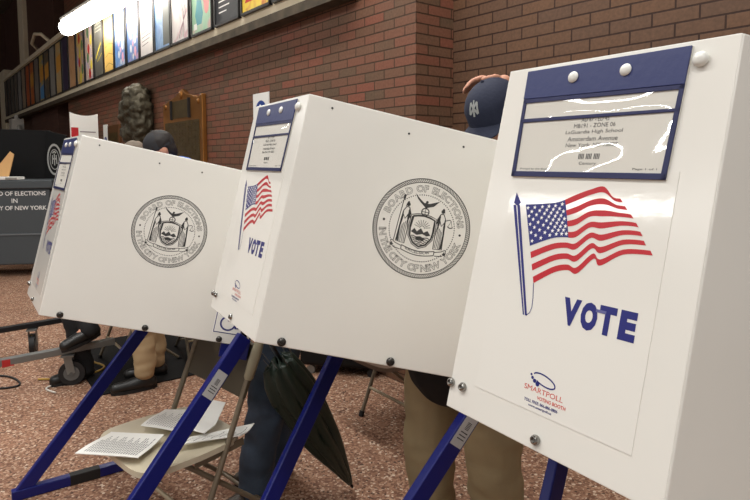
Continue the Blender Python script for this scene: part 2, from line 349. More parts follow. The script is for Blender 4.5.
def seal_2d():
    V = []; F = []
    def put(vf):
        vs, fs = vf; o = len(V); V.extend(vs); F.extend(tuple(i + o for i in f) for f in fs)
    def circ(cx, cy, rx, ry=None, n=72, w=0.02, a0=0, a1=360):
        ry = ry or rx
        put(ribbon([(cx + rx * math.cos(R(a0 + (a1 - a0) * k / n)), cy + ry * math.sin(R(a0 + (a1 - a0) * k / n))) for k in range(n + 1)], w))
    def poly(p): put((p, [tuple(range(len(p)))]))
    circ(0, 0, 0.99, w=0.016); circ(0, 0, 0.915, w=0.014)
    for k in range(150):
        a = 2 * math.pi * k / 150; put(ribbon([(0.925 * math.cos(a), 0.925 * math.sin(a)), (0.985 * math.cos(a + 0.05), 0.985 * math.sin(a + 0.05))], 0.013))
    for k in range(92):
        a = 2 * math.pi * k / 92; put(disc(0.665 * math.cos(a), 0.665 * math.sin(a), 0.0125, 6))
    put(disc(-0.79, 0.02, 0.025, 8)); put(disc(0.79, 0.02, 0.025, 8))
    def arc(string, a0, a1, up):
        gl = [None if ch == ' ' else text2d(ch, 0.022, 0.020) for ch in string]
        hh = 0.142; sc_ = hh / 0.76
        ws = [0.06 if g is None else g[2] * sc_ for g in gl]
        rad = 0.720 if up else 0.866; rm = 0.79
        span = abs(R(a1 - a0)) * rm; gap = (span - sum(ws)) / (len(ws) - 1); sgn = 1 if a1 > a0 else -1; pos = 0
        for g, wd in zip(gl, ws):
            a = R(a0) + sgn * (pos + wd / 2) / rm; pos += wd + gap
            if g is None: continue
            vs, fs, w, h = g; c, sn = math.cos(a), math.sin(a); out = []
            for x, y, z in vs:
                lx = x * sc_ - wd / 2; ly = y / h * hh
                if up: out.append(((rad + ly) * c + lx * sn, (rad + ly) * sn - lx * c))
                else: out.append(((rad - ly) * c - lx * sn, (rad - ly) * sn + lx * c))
            ff = []
            for f in fs:
                ar = sum(out[f[k]][0] * out[f[(k + 1) % len(f)]][1] - out[f[(k + 1) % len(f)]][0] * out[f[k]][1] for k in range(len(f)))
                if abs(ar) > 1e-8: ff.append(f if ar > 0 else f[::-1])
            put((out, ff))
    arc('BOARD OF ELECTIONS', 167, 12, True)
    arc('IN THE CITY OF NEW YORK', 190, 350, False)
    # bird with spread wings on a ball
    poly([(-0.27, 0.66), (-0.20, 0.56), (-0.12, 0.49), (-0.05, 0.44), (0.0, 0.40), (0.03, 0.45), (0.02, 0.50), (-0.01, 0.52), (-0.05, 0.50), (-0.13, 0.55)])
    poly([(0.0, 0.41), (0.07, 0.44), (0.15, 0.47), (0.26, 0.60), (0.13, 0.54), (0.06, 0.51), (0.0, 0.50)])
    put(disc(0.0, 0.53, 0.028, 10)); circ(0, 0.33, 0.075, n=20, w=0.022); put(ribbon([(-0.07, 0.33), (0.07, 0.33)], 0.012)); put(ribbon([(0, 0.26), (0, 0.40)], 0.012))
    # shield: sun over hills and water
    sh = [(-0.23, 0.20), (-0.12, 0.235), (0, 0.25), (0.12, 0.235), (0.23, 0.20), (0.245, 0.0), (0.22, -0.18), (0.13, -0.31), (0, -0.37), (-0.13, -0.31), (-0.22, -0.18), (-0.245, 0.0), (-0.23, 0.20)]
    put(ribbon(sh, 0.035)); put(ribbon([(x * 1.14, (y + 0.05) * 1.12 - 0.05) for x, y in sh], 0.015))
    for k in range(9):
        a = R(15 + 150 * k / 8); put(ribbon([(0.07 * math.cos(a), 0.0 + 0.07 * math.sin(a)), (0.17 * math.cos(a), 0.0 + 0.17 * math.sin(a))], 0.010))
    circ(0, 0, 0.05, n=12, w=0.012, a0=0, a1=180)
    poly([(-0.21, -0.10), (-0.15, -0.02), (-0.09, -0.08), (-0.02, 0.0), (0.05, -0.08), (0.12, -0.03), (0.20, -0.11), (0.12, -0.14), (0.03, -0.11), (-0.08, -0.15)])
    for k, (y, w) in enumerate(((-0.18, 0.19), (-0.215, 0.17), (-0.25, 0.14), (-0.285, 0.11), (-0.32, 0.06))):
        put(ribbon([(-w + 2 * w * j / 8, y + 0.012 * math.sin(j * 2.1 + k)) for j in range(9)], 0.018))
    poly([(-0.10, -0.20), (-0.01, -0.17), (0.10, -0.20), (0.07, -0.24), (-0.07, -0.24)])
    poly([(-0.235, 0.19), (-0.20, 0.19), (-0.22, -0.02), (-0.245, -0.02)]); poly([(0.215, 0.19), (0.24, 0.19), (0.25, -0.15), (0.22, -0.10)])
    # two robed supporters
    for s in (-1, 1):
        X = lambda pts: [(s * x, y) for x, y in (pts if s > 0 else pts)][::(1 if s > 0 else -1)]
        put(disc(s * 0.36, 0.41, 0.038, 10)); poly(X([(0.33, 0.43), (0.40, 0.42), (0.41, 0.36), (0.39, 0.46), (0.36, 0.48)]))
        rb = [(0.33, 0.36), (0.39, 0.36), (0.44, 0.27), (0.45, 0.10), (0.46, -0.12), (0.48, -0.34), (0.30, -0.36), (0.29, -0.10), (0.31, 0.10), (0.28, 0.24), (0.33, 0.36)]
        put(ribbon([(s * x, y) for x, y in rb], 0.018))
        poly(X([(0.43, 0.28), (0.46, 0.14), (0.485, -0.32), (0.43, -0.34), (0.44, -0.05), (0.42, 0.12)]))
        poly(X([(0.28, 0.25), (0.33, 0.34), (0.34, 0.16), (0.31, 0.02), (0.30, 0.14)]))
        for j, x in enumerate((0.325, 0.355, 0.385, 0.41)):
            put(ribbon([(s * x, 0.10 - 0.03 * j), (s * (x + 0.008), -0.12), (s * (x + 0.004 * j), -0.34)], 0.012))
        put(ribbon([(s * 0.33, 0.22), (s * 0.38, 0.12), (s * 0.43, 0.2)], 0.02)); put(ribbon([(s * 0.27, 0.15), (s * 0.33, 0.30)], 0.022))
    put(ribbon([(-0.47, 0.56), (-0.50, 0.1), (-0.52, -0.34)], 0.016)); poly([(-0.49, 0.50), (-0.445, 0.50), (-0.445, 0.57), (-0.465, 0.60), (-0.49, 0.57)])
    put(ribbon([(0.44, 0.24), (0.53, 0.28), (0.56, 0.26)], 0.016)); circ(0.56, 0.15, 0.05, 0.03, n=10, w=0.02, a0=180, a1=360); put(ribbon([(0.56, 0.26), (0.52, 0.15)], 0.008)); put(ribbon([(0.56, 0.26), (0.60, 0.15)], 0.008))
    # scroll
    b1 = [(-0.34 + 0.68 * k / 12, -0.40 - 0.06 * math.sin(math.pi * k / 12)) for k in range(13)]
    put(ribbon(b1, 0.016)); put(ribbon([(x, y - 0.085) for x, y in b1], 0.016))
    for s in (-1, 1):
        put(ribbon([(s * 0.34, -0.40), (s * 0.34, -0.485)], 0.016)); put(ribbon([(s * 0.34, -0.42), (s * 0.48, -0.38), (s * 0.56, -0.33)], 0.014)); put(ribbon([(s * 0.36, -0.49), (s * 0.50, -0.47), (s * 0.58, -0.40), (s * 0.56, -0.33)], 0.014)); put(disc(s * 0.55, -0.42, 0.03, 8))
    vs, fs, w, h = text2d('EXCELSIOR', 0.01)
    put(([(x / w * 0.5 - 0.25, -0.515 + y / h * 0.05 + 0.05 * abs((x / w - 0.5) * 2) ** 2) for x, y, z in vs], fs))
    return V, F
SEAL = seal_2d()

def wheelchair_2d():
    V = []; F = []
    def put(vf):
        vs, fs = vf; o = len(V); V.extend(vs); F.extend(tuple(i + o for i in f) for f in fs)
    put(ribbon([(-0.45, -0.47), (0.45, -0.47), (0.45, 0.47), (-0.45, 0.47), (-0.45, -0.47), (0.45, -0.47)], 0.035))
    put(ribbon([(-0.03 + 0.24 * math.cos(R(a)), -0.12 + 0.24 * math.sin(R(a))) for a in range(110, 391, 10)], 0.06))
    put(disc(-0.06, 0.33, 0.07)); put(ribbon([(-0.05, 0.22), (-0.03, -0.02), (0.17, -0.02), (0.25, -0.27), (0.34, -0.24)], 0.07)); put(ribbon([(-0.04, 0.11), (0.15, 0.11)], 0.05))
    return V, F
WCH = wheelchair_2d()

FT = [(0.156, 0.602), (0.211, 0.607), (0.264, 0.615), (0.316, 0.638), (0.353, 0.652), (0.387, 0.660), (0.416, 0.636), (0.436, 0.633)]
FB = [(0.231, 0.397), (0.288, 0.434), (0.327, 0.446), (0.355, 0.442), (0.394, 0.484), (0.414, 0.470), (0.469, 0.504), (0.538, 0.511)]
def cat_rom(P, t):
    n = len(P) - 1; x = min(max(t * n, 0), n - 1e-6); i = int(x); f = x - i
    p = [P[max(i - 1, 0)], P[i], P[i + 1], P[min(i + 2, n)]]
    return tuple(0.5 * (2 * p[1][k] + (p[2][k] - p[0][k]) * f + (2 * p[0][k] - 5 * p[1][k] + 4 * p[2][k] - p[3][k]) * f * f + (3 * p[1][k] - p[0][k] - 3 * p[2][k] + p[3][k]) * f ** 3) for k in (0, 1))
def flagpt(s, r):
    a = cat_rom(FT, s); b = cat_rom(FB, s)
    w = 0.008 * math.sin(r * math.pi) * math.sin(s * 9)
    return (a[0] + (b[0] - a[0]) * r + w, a[1] + (b[1] - a[1]) * r + w * 0.6)

def booth(name, Dw, yaw, label, foot_far, foot_near):
    """Dw: world point of the lower corner between the pouch panel and the near wing"""
    Dz = Dw[2]; off = Vector((BW / 2, -0.35, 0)); rot = Matrix.Rotation(yaw, 3, 'Z')
    base = Vector((Dw[0], Dw[1], 0)) - rot @ off
    t = empty(name, base, yaw, label, 'voting booth', 'row of white voting booths on blue legs')
    D = Vector((BW / 2, -0.35, Dz)); Cc = D - UX * BW
    k = LU
    # --- front panel with pouch and flag
    m = MB(); m.box(Cc, UX, UP, -NI, 0.0, BW - 0.001, 0, k, -TH, 0); fp = m.build('front_panel', WHITE, t, bevel=0.0018)
    m = MB(); m.box(Cc, UX, UP, -NI, 0.097 * k, 0.566 * k, 0.086 * k, 0.70 * k, 0, 0.0009); m.build('clear_cover_sheet', SHEET, fp)
    d = 0.0013
    m = MB()
    NS = 48
    for st in range(13):
        if st % 2: continue
        vs = []; fs = []
        for i in range(NS + 1):
            s = i / NS; e = 0.03 * math.sin(st * 2.3) if i == NS else 0
            for r in (st / 13, (st + 1) / 13):
                vs.append(flagpt(min(s, 1 + e), r))
        for i in range(NS): fs.append((2 * i + 1, 2 * i + 3, 2 * i + 2, 2 * i))
        # under the canton the upper seven stripes start beyond it
        if st < 7:
            c0 = int(NS * 0.335); vs = vs[2 * c0:]; fs = [tuple(q - 2 * c0 for q in f) for f in fs[c0:]]
        m.flat(vs, fs, Cc, UX, UP, -NI, d, k, k, 0, 0, 0)
    vs = []; fs = []
    for i in range(13):
        for j in range(8):
            s = 0.335 * i / 12; vs.append(flagpt(s, 7 / 13 * j / 7))
    for i in range(12):
        for j in range(7): fs.append((i * 8 + j + 1, (i + 1) * 8 + j + 1, (i + 1) * 8 + j, i * 8 + j))
    m.flat(vs, fs, Cc, UX, UP, -NI, d, k, k, 0, 0, 1)
    for i in range(11):
        for j in range(9):
            if (i + j) % 2: continue
            c = flagpt(0.335 * (i + 0.9) / 11.8, 7 / 13 * (j + 0.9) / 9.8)
            st = [(c[0] + (0.0062 if q % 2 == 0 else 0.0026) * math.cos(R(90 + 36 * q)), c[1] + (0.0062 if q % 2 == 0 else 0.0026) * math.sin(R(90 + 36 * q))) for q in range(10)]
            m.flat(st, [tuple(range(10))], Cc, UX, UP, -NI, d + 0.0004, k, k, 0, 0, 2)
    # pole, spear point and the thin hem line
    for poly, mi in (([(0.1255, 0.600), (0.1355, 0.600), (0.2295, 0.311), (0.2225, 0.311)], 1), ([(0.116, 0.634), (0.138, 0.606), (0.128, 0.596), (0.113, 0.604)], 1),
                     ([(0.1125, 0.598), (0.1225, 0.599), (0.2200, 0.3105), (0.2150, 0.3115)], 1)):
        m.flat(poly, [tuple(range(len(poly)))[::-1]], Cc, UX, UP, -NI, d, k, k, 0, 0, mi)
    vs, fs = ribbon([(0.231, 0.397), (0.238, 0.36), (0.240, 0.335), (0.236, 0.32), (0.226, 0.311)], 0.0022); m.flat(vs, [f[::-1] for f in fs], Cc, UX, UP, -NI, d, k, k, 0, 0, 1)
    m.build('flag_print', [INKRED, INKBLUE, INKWHITE], fp)
    m = MB()
    for ch, u0, wd in (('V', 0.334, 0.050), ('O', 0.3865, 0.045), ('T', 0.4345, 0.0445), ('E', 0.488, 0.041)): put_text(m, ch, Cc, UX, UP, -NI, d, u0 * k, 0.3145 * k, wd * k, 0.0665 * k, 0, 0.07 if ch == 'O' else 0.06)
    m.box(Cc, UX, UP, -NI, 0.425 * k, 0.452 * k, 0.362 * k, 0.369 * k, d + 0.0002, d + 0.0004, 1)
    m.build('vote_lettering', [INKBLUE, M('worn ink', (96, 98, 150), 0.4)], fp)
    m = MB()
    vs, fs = ribbon([(0.318 + 0.034 * math.cos(R(a)), 0.168 + 0.0125 * math.sin(R(a)) - 0.006 * math.cos(R(a))) for a in range(-130, 171, 12)], 0.0035); m.flat(vs, fs, Cc, UX, UP, -NI, d, k, k, 0, 0, 0)
    for (x, y, r) in ((0.277, 0.173, 0.003), (0.282, 0.166, 0.0042), (0.290, 0.160, 0.0052), (0.300, 0.155, 0.0060)):
        vs, fs = disc(x, y, r); m.flat(vs, fs, Cc, UX, UP, -NI, d, k, k, 0, 0, 0)
    put_text(m, 'SMARTPOLL', Cc, UX, UP, -NI, d, 0.262 * k, 0.134 * k, 0.118 * k, 0.0125 * k, 1, 0.0)
    put_text(m, 'VOTING BOOTH', Cc, UX, UP, -NI, d, 0.306 * k, 0.119 * k, 0.085 * k, 0.0085 * k, 1, 0.02)
    put_text(m, 'TOLL FREE: 866-886-8806', Cc, UX, UP, -NI, d, 0.268 * k, 0.106 * k, 0.103 * k, 0.0075 * k, 0, 0.02)
    put_text(m, 'www.smartpoll.us', Cc, UX, UP, -NI, d, 0.283 * k, 0.095 * k, 0.072 * k, 0.0075 * k, 0, 0.02)
    m.build('maker_logo', [INKBLUE, M('pale red ink', (206, 78, 66), 0.4)], fp)
    for (u, v) in ((0.006, 0.069), (0.054, 0.070), (0.325, 0.026)):
        m = MB(); O = Cc + UX * u * k + UP * v * k
        m.lathe([(0.0001, 0.0), (0.0085, 0.0005), (0.0088, 0.004), (0.007, 0.0075), (0.0045, 0.0085), (0.0044, 0.0055), (0.0001, 0.0055)], O, -NI, 18)
        m.build('bolt', CHROME, fp, smooth=35)
    for u, v, r in ((0.572, 0.951, 0.0118),):
        m = MB(); O = Cc + UX * u * k + UP * v * k
        m.lathe([(0.0001, 0), (0.0085, 0.0), (0.0085, 0.002), (r, 0.003), (r, 0.006), (r * 0.86, 0.0095), (r * 0.5, 0.0118), (0.0001, 0.0125)], O, -NI, 20); m.build('white_knob', SNAP, fp, smooth=40)
    # --- pouch
    pq = [(0.079, 0.986), (0.549, 0.986), (0.540, 0.680), (0.088, 0.678)]
    def pu(u, v):                                       # pouch narrows slightly downwards
        f = (0.986 - v) / 0.308; a = 0.079 + 0.009 * f; b = 0.549 - 0.009 * f
        return ((a + (b - a) * u) * k, v * k)
    m = MB(); m.prism([pu(0, 0.986), pu(1, 0.986), pu(1, 0.679), pu(0, 0.679)], Cc, UX, UP, -NI, 0.0012, 0.0028); po = m.build('ticket_pouch', CARD, t)
    m = MB()
    m.prism([pu(0, 0.986), pu(1, 0.986), pu(1, 0.897), pu(0, 0.903)], Cc, UX, UP, -NI, 0.0028, 0.0062)
    m.build('pouch_flap', VINYL, po, bevel=0.001)
    m = MB()
    for q in ([pu(0, 0.903), pu(1, 0.897), pu(1, 0.886), pu(0, 0.891)], [pu(0, 0.845), pu(1, 0.843), pu(1, 0.835), pu(0, 0.834)], [pu(0, 0.694), pu(1, 0.694), pu(1, 0.679), pu(0, 0.679)],
              [pu(0, 0.90), pu(0.024, 0.90), pu(0.030, 0.679), pu(0, 0.679)], [pu(0.976, 0.90), pu(1, 0.90), pu(1, 0.679), pu(0.97, 0.679)]):
        m.prism(q, Cc, UX, UP, -NI, 0.0028, 0.0052)
    m.build('pouch_piping', VINYLD, po, bevel=0.0008)
    m = MB()
    for (va, vb) in ((0.889, 0.840), (0.838, 0.690)):
        a0, a1 = pu(0.02, va), pu(0.98, va); b0, b1 = pu(0.02, vb), pu(0.98, vb); n = 10; vs = []
        for j in range(n + 1):
            for i in range(2 * n + 1):
                f, g = j / n, i / (2 * n)
                x = (a0[0] + (a1[0] - a0[0]) * g) * (1 - f) + (b0[0] + (b1[0] - b0[0]) * g) * f; y = a0[1] * (1 - f) + b0[1] * f
                h = 0.0042 + 0.0022 * math.sin(math.pi * f) * math.sin(math.pi * g) + 0.0012 * noise.noise(Vector((x * 18, y * 18, va * 9))) * math.sin(math.pi * f) * math.sin(math.pi * g)
                vs.append(Cc + UX * x + UP * y - NI * h)
        w = 2 * n + 1
        m.add(vs, [(j * w + i, j * w + i + 1, (j + 1) * w + i + 1, (j + 1) * w + i)[::-1] for j in range(n) for i in range(2 * n)])
    m.build('clear_window', CLEAR, po, smooth=60)
    m = MB(); dd = 0.0032
    for s, u, v, w, h in (('AD 67 - ED 45', 0.330, 0.826, 0.08, 0.011), ('MB191 - ZONE 06', 0.330, 0.810, 0.12, 0.011), ('LaGuardia High School', 0.330, 0.792, 0.165, 0.012), ('Amsterdam Avenue', 0.330, 0.775, 0.145, 0.012), ('New York, NY 10023', 0.330, 0.758, 0.150, 0.012), ('Century', 0.330, 0.711, 0.05, 0.010), ('Printed by the Board', 0.165, 0.698, 0.10, 0.006), ('Page 1 of 1', 0.485, 0.700, 0.06, 0.006)):
        m = MB(); put_text(m, s, Cc, UX, UP, -NI, dd, u * k, v * k, w * k, h * k, 0, 0.0, center=True); m.build('card_printing', M('card ink', (84, 84, 84), 0.6), po)
    m = MB()
    for i in range(14):
        if i in (4, 9): continue
        m.box(Cc, UX, UP, -NI, (0.300 + 0.0045 * i) * k, (0.3025 + 0.0045 * i) * k, 0.728 * k, 0.742 * k, 0.003, dd)
    m.build('barcode', M('card ink', (84, 84, 84), 0.6), po)
    for u, v in ((0.243, 0.949), (0.395, 0.949)):
        m = MB(); m.lathe([(0.0001, 0.0055), (0.010, 0.0058), (0.0105, 0.008), (0.008, 0.0112), (0.004, 0.0125), (0.0001, 0.0128)], Cc + UX * u * k + UP * v * k, -NI, 20); m.build('snap_button', SNAP, po, smooth=40)
    # --- wings
    m = MB(); m.box(D, SN, UP, NN, 0.0, SD, 0, k, -TH, 0); np_ = m.build('side_panel', WHITE, t, bevel=0.0035)
    m = MB(); m.box(Cc, SF, UP, NF, 0.0, SD, 0, k, -TH, 0); m.build('side_panel', WHITE, t, bevel=0.0018)
    m = MB(); vs, fs = SEAL; m.flat(vs, fs, D, SN, UP, NN, 0.0005, 0.205 * k, 0.205 * k, 0.560 * k, 0.572 * k); m.build('round_seal', INKSEAL, np_)
    m = MB(); vs, fs = WCH; m.box(D, SN, UP, NN, 0.905 * k, 1.075 * k, 0.055 * k, 0.215 * k, 0, 0.0004, 1); m.flat(vs, fs, D, SN, UP, NN, 0.0008, 0.17 * k, 0.16 * k, 0.99 * k, 0.135 * k, 0); m.build('wheelchair_sticker', [INKBLUE, PAPER], np_)
    for u in (0.102, 0.545, 0.953):
        m = MB(); m.lathe([(0.0001, 0.0), (0.0115, 0.0003), (0.012, 0.003), (0.0095, 0.0075), (0.0055, 0.0095), (0.0052, 0.0065), (0.0001, 0.0065)], D + SN * u * k + UP * 0.020 * k, NN, 18); m.build('bolt', DARKMETAL, np_, smooth=35)
    for u, v in ((0.10, 0.965), (0.426, 0.938), (0.662, 0.938)):
        m = MB(); m.lathe([(0.0001, 0.0012), (0.003, 0.001), (0.0032, 0.0)], D + SN * u * k + UP * v * k, NN, 10); m.build('rivet', INKBLACK, np_)
    # --- writing shelf inside, low between the wings
    sh = []
    for P in (Cc + UX * 0.008, D - UX * 0.008, D + SN * (SD - 0.03) - NN * 0.009, Cc + SF * (SD - 0.03) - NF * 0.009):
        q = P - D; sh.append((q.dot(UX), q.dot(NI)))
    sh = [(a, b + (0.008 if b < 0.02 else 0)) for a, b in sh]
    m = MB(); m.prism(sh, D, UX, NI, UP, 0.045, 0.063); m.build('writing_shelf', M('shelf laminate', (214, 211, 202), 0.4), t, bevel=0.002)
    # --- legs
    for side, S, Nn, (fx, fy, dx) in ((0, SN, NN, foot_near), (1, SF, NF, foot_far)):
        top = (D if side == 0 else Cc) + S * 1.03 * k - Nn * 0.028 + UP * 0.05 + UX * dx
        f = Vector((D.x + fx, D.y + fy, 0.024)); dr = (f - top).normalized(); out = 1 if side == 0 else -1
        m = MB(); m.bar(top, f + dr * 0.012, 0.030, 0.058, UX); lg = m.build('leg', BLUE, t, bevel=0.004)
        m = MB(); m.bar(f + Vector((0, -0.035, 0)), f + Vector((0.0, 0.72, 0)), 0.040, 0.046, UX); fb = m.build('foot_bar', BLUE, t, bevel=0.004)
        m = MB(); m.bar(f + Vector((0, 0.20, 0)), f + Vector((0.0, 0.33, 0)), 0.043, 0.049, UX); m.build('black_sleeve', BLACKRUB, fb, bevel=0.002)
        m = MB(); m.box((D if side == 0 else Cc) + S * 1.0 * k - Nn * 0.0065, S, UP, -Nn, -0.02, 0.09, -0.055, 0.06, 0.0, 0.05); m.build('leg_bracket', BLUE, t, bevel=0.003)
        if side == 0:                                     # printed sticker on the leg's broad outer face
            y = UX.cross(dr).normalized(); y = y if y.z > 0 else -y
            sx = (UX - dr * UX.dot(dr)).normalized()
            m = MB(); P0 = top + dr * 0.15
            m.box(P0, dr, y, sx, 0.0, 0.105, -0.023, 0.023, 0.0148, 0.0156, 0)
            for q in range(6): m.box(P0, dr, y, sx, 0.030 + 0.004 * q, 0.032 + 0.004 * q, -0.010, 0.006, 0.0156, 0.0159, 1)
            for q in range(3): m.box(P0, dr, y, sx, 0.060 + 0.010 * q, 0.063 + 0.010 * q, -0.016, 0.012, 0.0156, 0.0159, 1)
            tag(m.build('leg_sticker', [STICKER, INKBLACK], lg), 'silver printed sticker')
    return t

booth('voting_booth', (0.3851, 0.7629, 1.0394), R(-55.895), 'largest white voting booth at the right, nearest us, showing its flag and VOTE front large', (-0.357, -0.054, 0.055), (0.123, -0.054, 0.0))
booth('voting_booth', (-0.3204, 1.5353, 1.0406), R(-59.864), 'middle white voting booth with round seal on its side, between the other two booths', (-0.331, -0.054, 0.059), (0.117, -0.054, 0.0))
booth('voting_booth', (-1.2307, 2.1294, 0.9593), R(-54.834), 'farthest white voting booth at the left, beside the grey ballot box, front seen edge-on', (-0.580, -0.054, 0.05), (0.480, -0.10, 0.10))

# ------------------------------------------------------------------ poster band
ART = [  # nearest first: colours, words that single it out
 ([(236, 234, 230), (228, 226, 222), (60, 60, 60)], 'white poster cut by the top of the picture, nearest end of the band'),
 ([(232, 200, 60), (236, 206, 70), (188, 60, 46)], 'yellow poster with red and black shapes on the poster band'),
 ([(34, 34, 36), (40, 40, 42), (52, 52, 54)], 'black poster with small white lines of writing'),
 ([(150, 190, 160), (160, 198, 168), (206, 150, 150)], 'pale green poster with a teal vase and pink blooms'),
 ([(222, 214, 210), (212, 206, 204), (196, 140, 150)], 'white poster with faint pink curving lines'),
 ([(90, 128, 178), (120, 156, 196), (150, 176, 206)], 'blue poster with a dark standing shape at its right'),
 ([(226, 220, 216), (218, 212, 210), (206, 200, 200)], 'white poster with a crossed purple ribbon'),
 ([(70, 112, 176), (90, 130, 186), (226, 170, 190)], 'blue poster with pale flecks, next left of the purple ribbon'),
 ([(58, 104, 170), (100, 140, 190), (220, 210, 200)], 'blue poster with a pale vertical streak, right of the yellow-tan poster'),
 ([(212, 172, 92), (222, 184, 104), (196, 150, 74)], 'yellow tan poster with thin dark lines'),
 ([(92, 90, 84), (82, 80, 76), (120, 118, 100)], 'dark grey poster with yellow strokes, left of the tan one'),
 ([(196, 180, 206), (214, 190, 160), (150, 130, 180)], 'lavender many-coloured poster under the bright tube lamp'),
 ([(160, 140, 190), (224, 190, 90), (110, 90, 160)], 'violet and yellow poster under the bright tube lamp end'),
 ([(196, 144, 100), (214, 168, 124), (170, 116, 84)], 'orange tan poster just left of the lamp end'),
 ([(70, 62, 86), (60, 52, 74), (84, 76, 100)], 'dark purple poster left of the orange tan one'),
 ([(190, 180, 150), (206, 170, 110), (150, 140, 120)], 'beige poster with an orange patch, left of the dark purple one'),
 ([(160, 158, 152), (150, 148, 140), (180, 176, 168)], 'pale grey poster second left of the dark purple one'),
 ([(112, 104, 92), (90, 84, 74), (190, 150, 90)], 'brown mottled poster in the far half of the band'),
 ([(80, 120, 170), (206, 180, 80), (110, 106, 96)], 'blue and yellow poster in the far half of the band'),
 ([(150, 146, 138), (140, 130, 120), (90, 84, 78)], 'grey poster right of the orange-red pair'),
 ([(206, 130, 60), (190, 90, 50), (220, 170, 70)], 'orange poster in the far part of the band'),
 ([(190, 84, 56), (200, 110, 60), (120, 60, 44)], 'orange red poster in the far part of the band'),
 ([(180, 164, 140), (170, 150, 126), (150, 134, 112)], 'sand coloured poster left of the orange-red pair'),
 ([(176, 174, 170), (160, 160, 156), (150, 146, 140)], 'pale poster sixth from the far end of the band'),
 ([(134, 128, 118), (120, 114, 104), (104, 98, 90)], 'drab grey poster fifth from the far end of the band'),
 ([(108, 104, 96), (120, 114, 104), (94, 90, 82)], 'drab brown poster fourth from the far end of the band'),
 ([(92, 88, 82), (104, 98, 90), (80, 76, 70)], 'dark poster third from the far end of the band'),
 ([(112, 106, 98), (98, 92, 84), (84, 80, 74)], 'last narrow poster at the far left end of the band'),
]
PX = [1.10, 1.67, 2.25, 2.84, 3.43, 3.99, 4.55, 5.11, 5.69, 6.25, 6.80, 7.38, 7.97, 8.57, 9.15, 9.72, 10.29, 10.88, 11.45, 12.03, 12.62, 13.2, 13.8, 14.4, 15.0, 15.6, 16.2, 16.8]
PX = [x - 0.02 for x in PX]
for i, (cols, lab) in enumerate(ART):
    x0 = PX[i]; pw = 0.535; z0, z1 = 2.815, 3.80
    loc = WC + Matrix.Rotation(WANG, 3, 'Z') @ Vector((x0 + pw / 2, 0.10, z0))
    t = empty('framed_poster', loc, WANG, lab + ', on the cream band' if 'band' not in lab else lab, 'poster', 'framed posters along the cream band')
    m = MB(); h = z1 - z0; w = pw / 2; f = 0.022
    for b in ((-w, w, 0, f), (-w, w, h - f, h), (-w, -w + f, 0, h), (w - f, w, 0, h)): m.bx(b[0], b[1], 0.001, 0.034, b[2], b[3])
    m.build('frame', FRAMEBLK, t)
    m = MB(); m.bx(-w + f, w - f, 0.001, 0.022, f, h - f); pr = m.build('print', art_mat('poster art', cols, 3.0 + (i % 3), 1.5), t)
    m = MB(); O = (0, 0.0225, 0); X = (-1, 0, 0); Z = (0, 0, 1); Nn = (0, 1, 0)      # seen from the room, right is -x
    def pen(pts, wd, mi=0):
        vs, fs = ribbon(pts, wd); m.add([(-x, 0.0228, y) for x, y in vs], fs, mi)
    def blob(pts, mi=0): m.add([(-x, 0.0226, y) for x, y in pts], [tuple(range(len(pts)))], mi)
    mats = None
    if i == 0: pen([(-0.2, 0.06), (0.2, 0.06)], 0.03); mats = [FRAMEBLK]
    if i == 1:
        blob([(-0.22, 0.30), (0.22, 0.36), (0.22, 0.44), (-0.22, 0.40)]); blob([(-0.20, 0.10), (-0.02, 0.10), (0.04, 0.2), (-0.1, 0.24)], 1); blob([(0.06, 0.16), (0.2, 0.2), (0.2, 0.26), (0.06, 0.24)]); mats = [FRAMEBLK, M('poster red', (190, 40, 36), 0.4)]
    if i == 2:
        for q in range(9): pen([(-0.17, 0.12 + 0.05 * q), (0.0 + 0.16 * ((q * 7) % 5) / 5, 0.12 + 0.05 * q)], 0.012)
        for q in range(2): pen([(-0.17, 0.62 + 0.09 * q), (0.17, 0.62 + 0.09 * q)], 0.05)
        mats = [PAPER]
    if i == 3:
        blob([(-0.12, 0.1), (0.0, 0.1), (0.04, 0.2), (0.0, 0.34), (-0.04, 0.42), (-0.1, 0.42), (-0.12, 0.32), (-0.16, 0.2)])
        for cx, cz, r in ((0.1, 0.42, 0.09), (0.13, 0.28, 0.07), (-0.02, 0.58, 0.08)): blob([(cx + r * math.cos(a * 0.6), cz + r * 1.5 * math.sin(a * 0.6)) for a in range(10)], 1)
        blob([(-0.2, 0.06), (-0.12, 0.06), (-0.12, 0.12), (-0.2, 0.12)], 2); mats = [M('poster teal', (60, 140, 150), 0.4), M('poster pink', (214, 140, 136), 0.4), PAPER]
    if i == 4:
        for q in range(5): pen([(-0.2 + 0.07 * q, 0.9), (0.12 - 0.05 * q, 0.55), (0.2 - 0.03 * q, 0.3), (-0.1 + 0.06 * q, 0.05)], 0.010 + 0.006 * (q % 2), q % 2)
        mats = [M('poster rose', (190, 120, 136), 0.4), M('poster mid grey', (120, 114, 112), 0.4)]
    if i == 5:
        blob([(0.02, 0.05), (0.22, 0.05), (0.22, 0.5), (0.17, 0.62), (0.14, 0.8), (0.08, 0.92), (0.02, 0.8), (0.05, 0.62), (0.02, 0.45)]); blob([(0.15, 0.6), (0.22, 0.5), (0.22, 0.9), (0.14, 0.92)], 1); mats = [M('poster dark green', (62, 66, 58), 0.4), PAPER]
    if i == 6:
        pen([(-0.1, 0.52), (0.04, 0.72), (0.10, 0.86), (0.04, 0.94), (-0.03, 0.86), (0.02, 0.72), (0.16, 0.48)], 0.05)
        for q in range(6): pen([(-0.18, 0.40 - 0.05 * q), (0.16 - 0.05 * (q % 3), 0.42 - 0.05 * q)], 0.010, 1)
        mats = [M('poster purple', (120, 90, 150), 0.4), M('poster mid grey', (120, 114, 112), 0.4)]
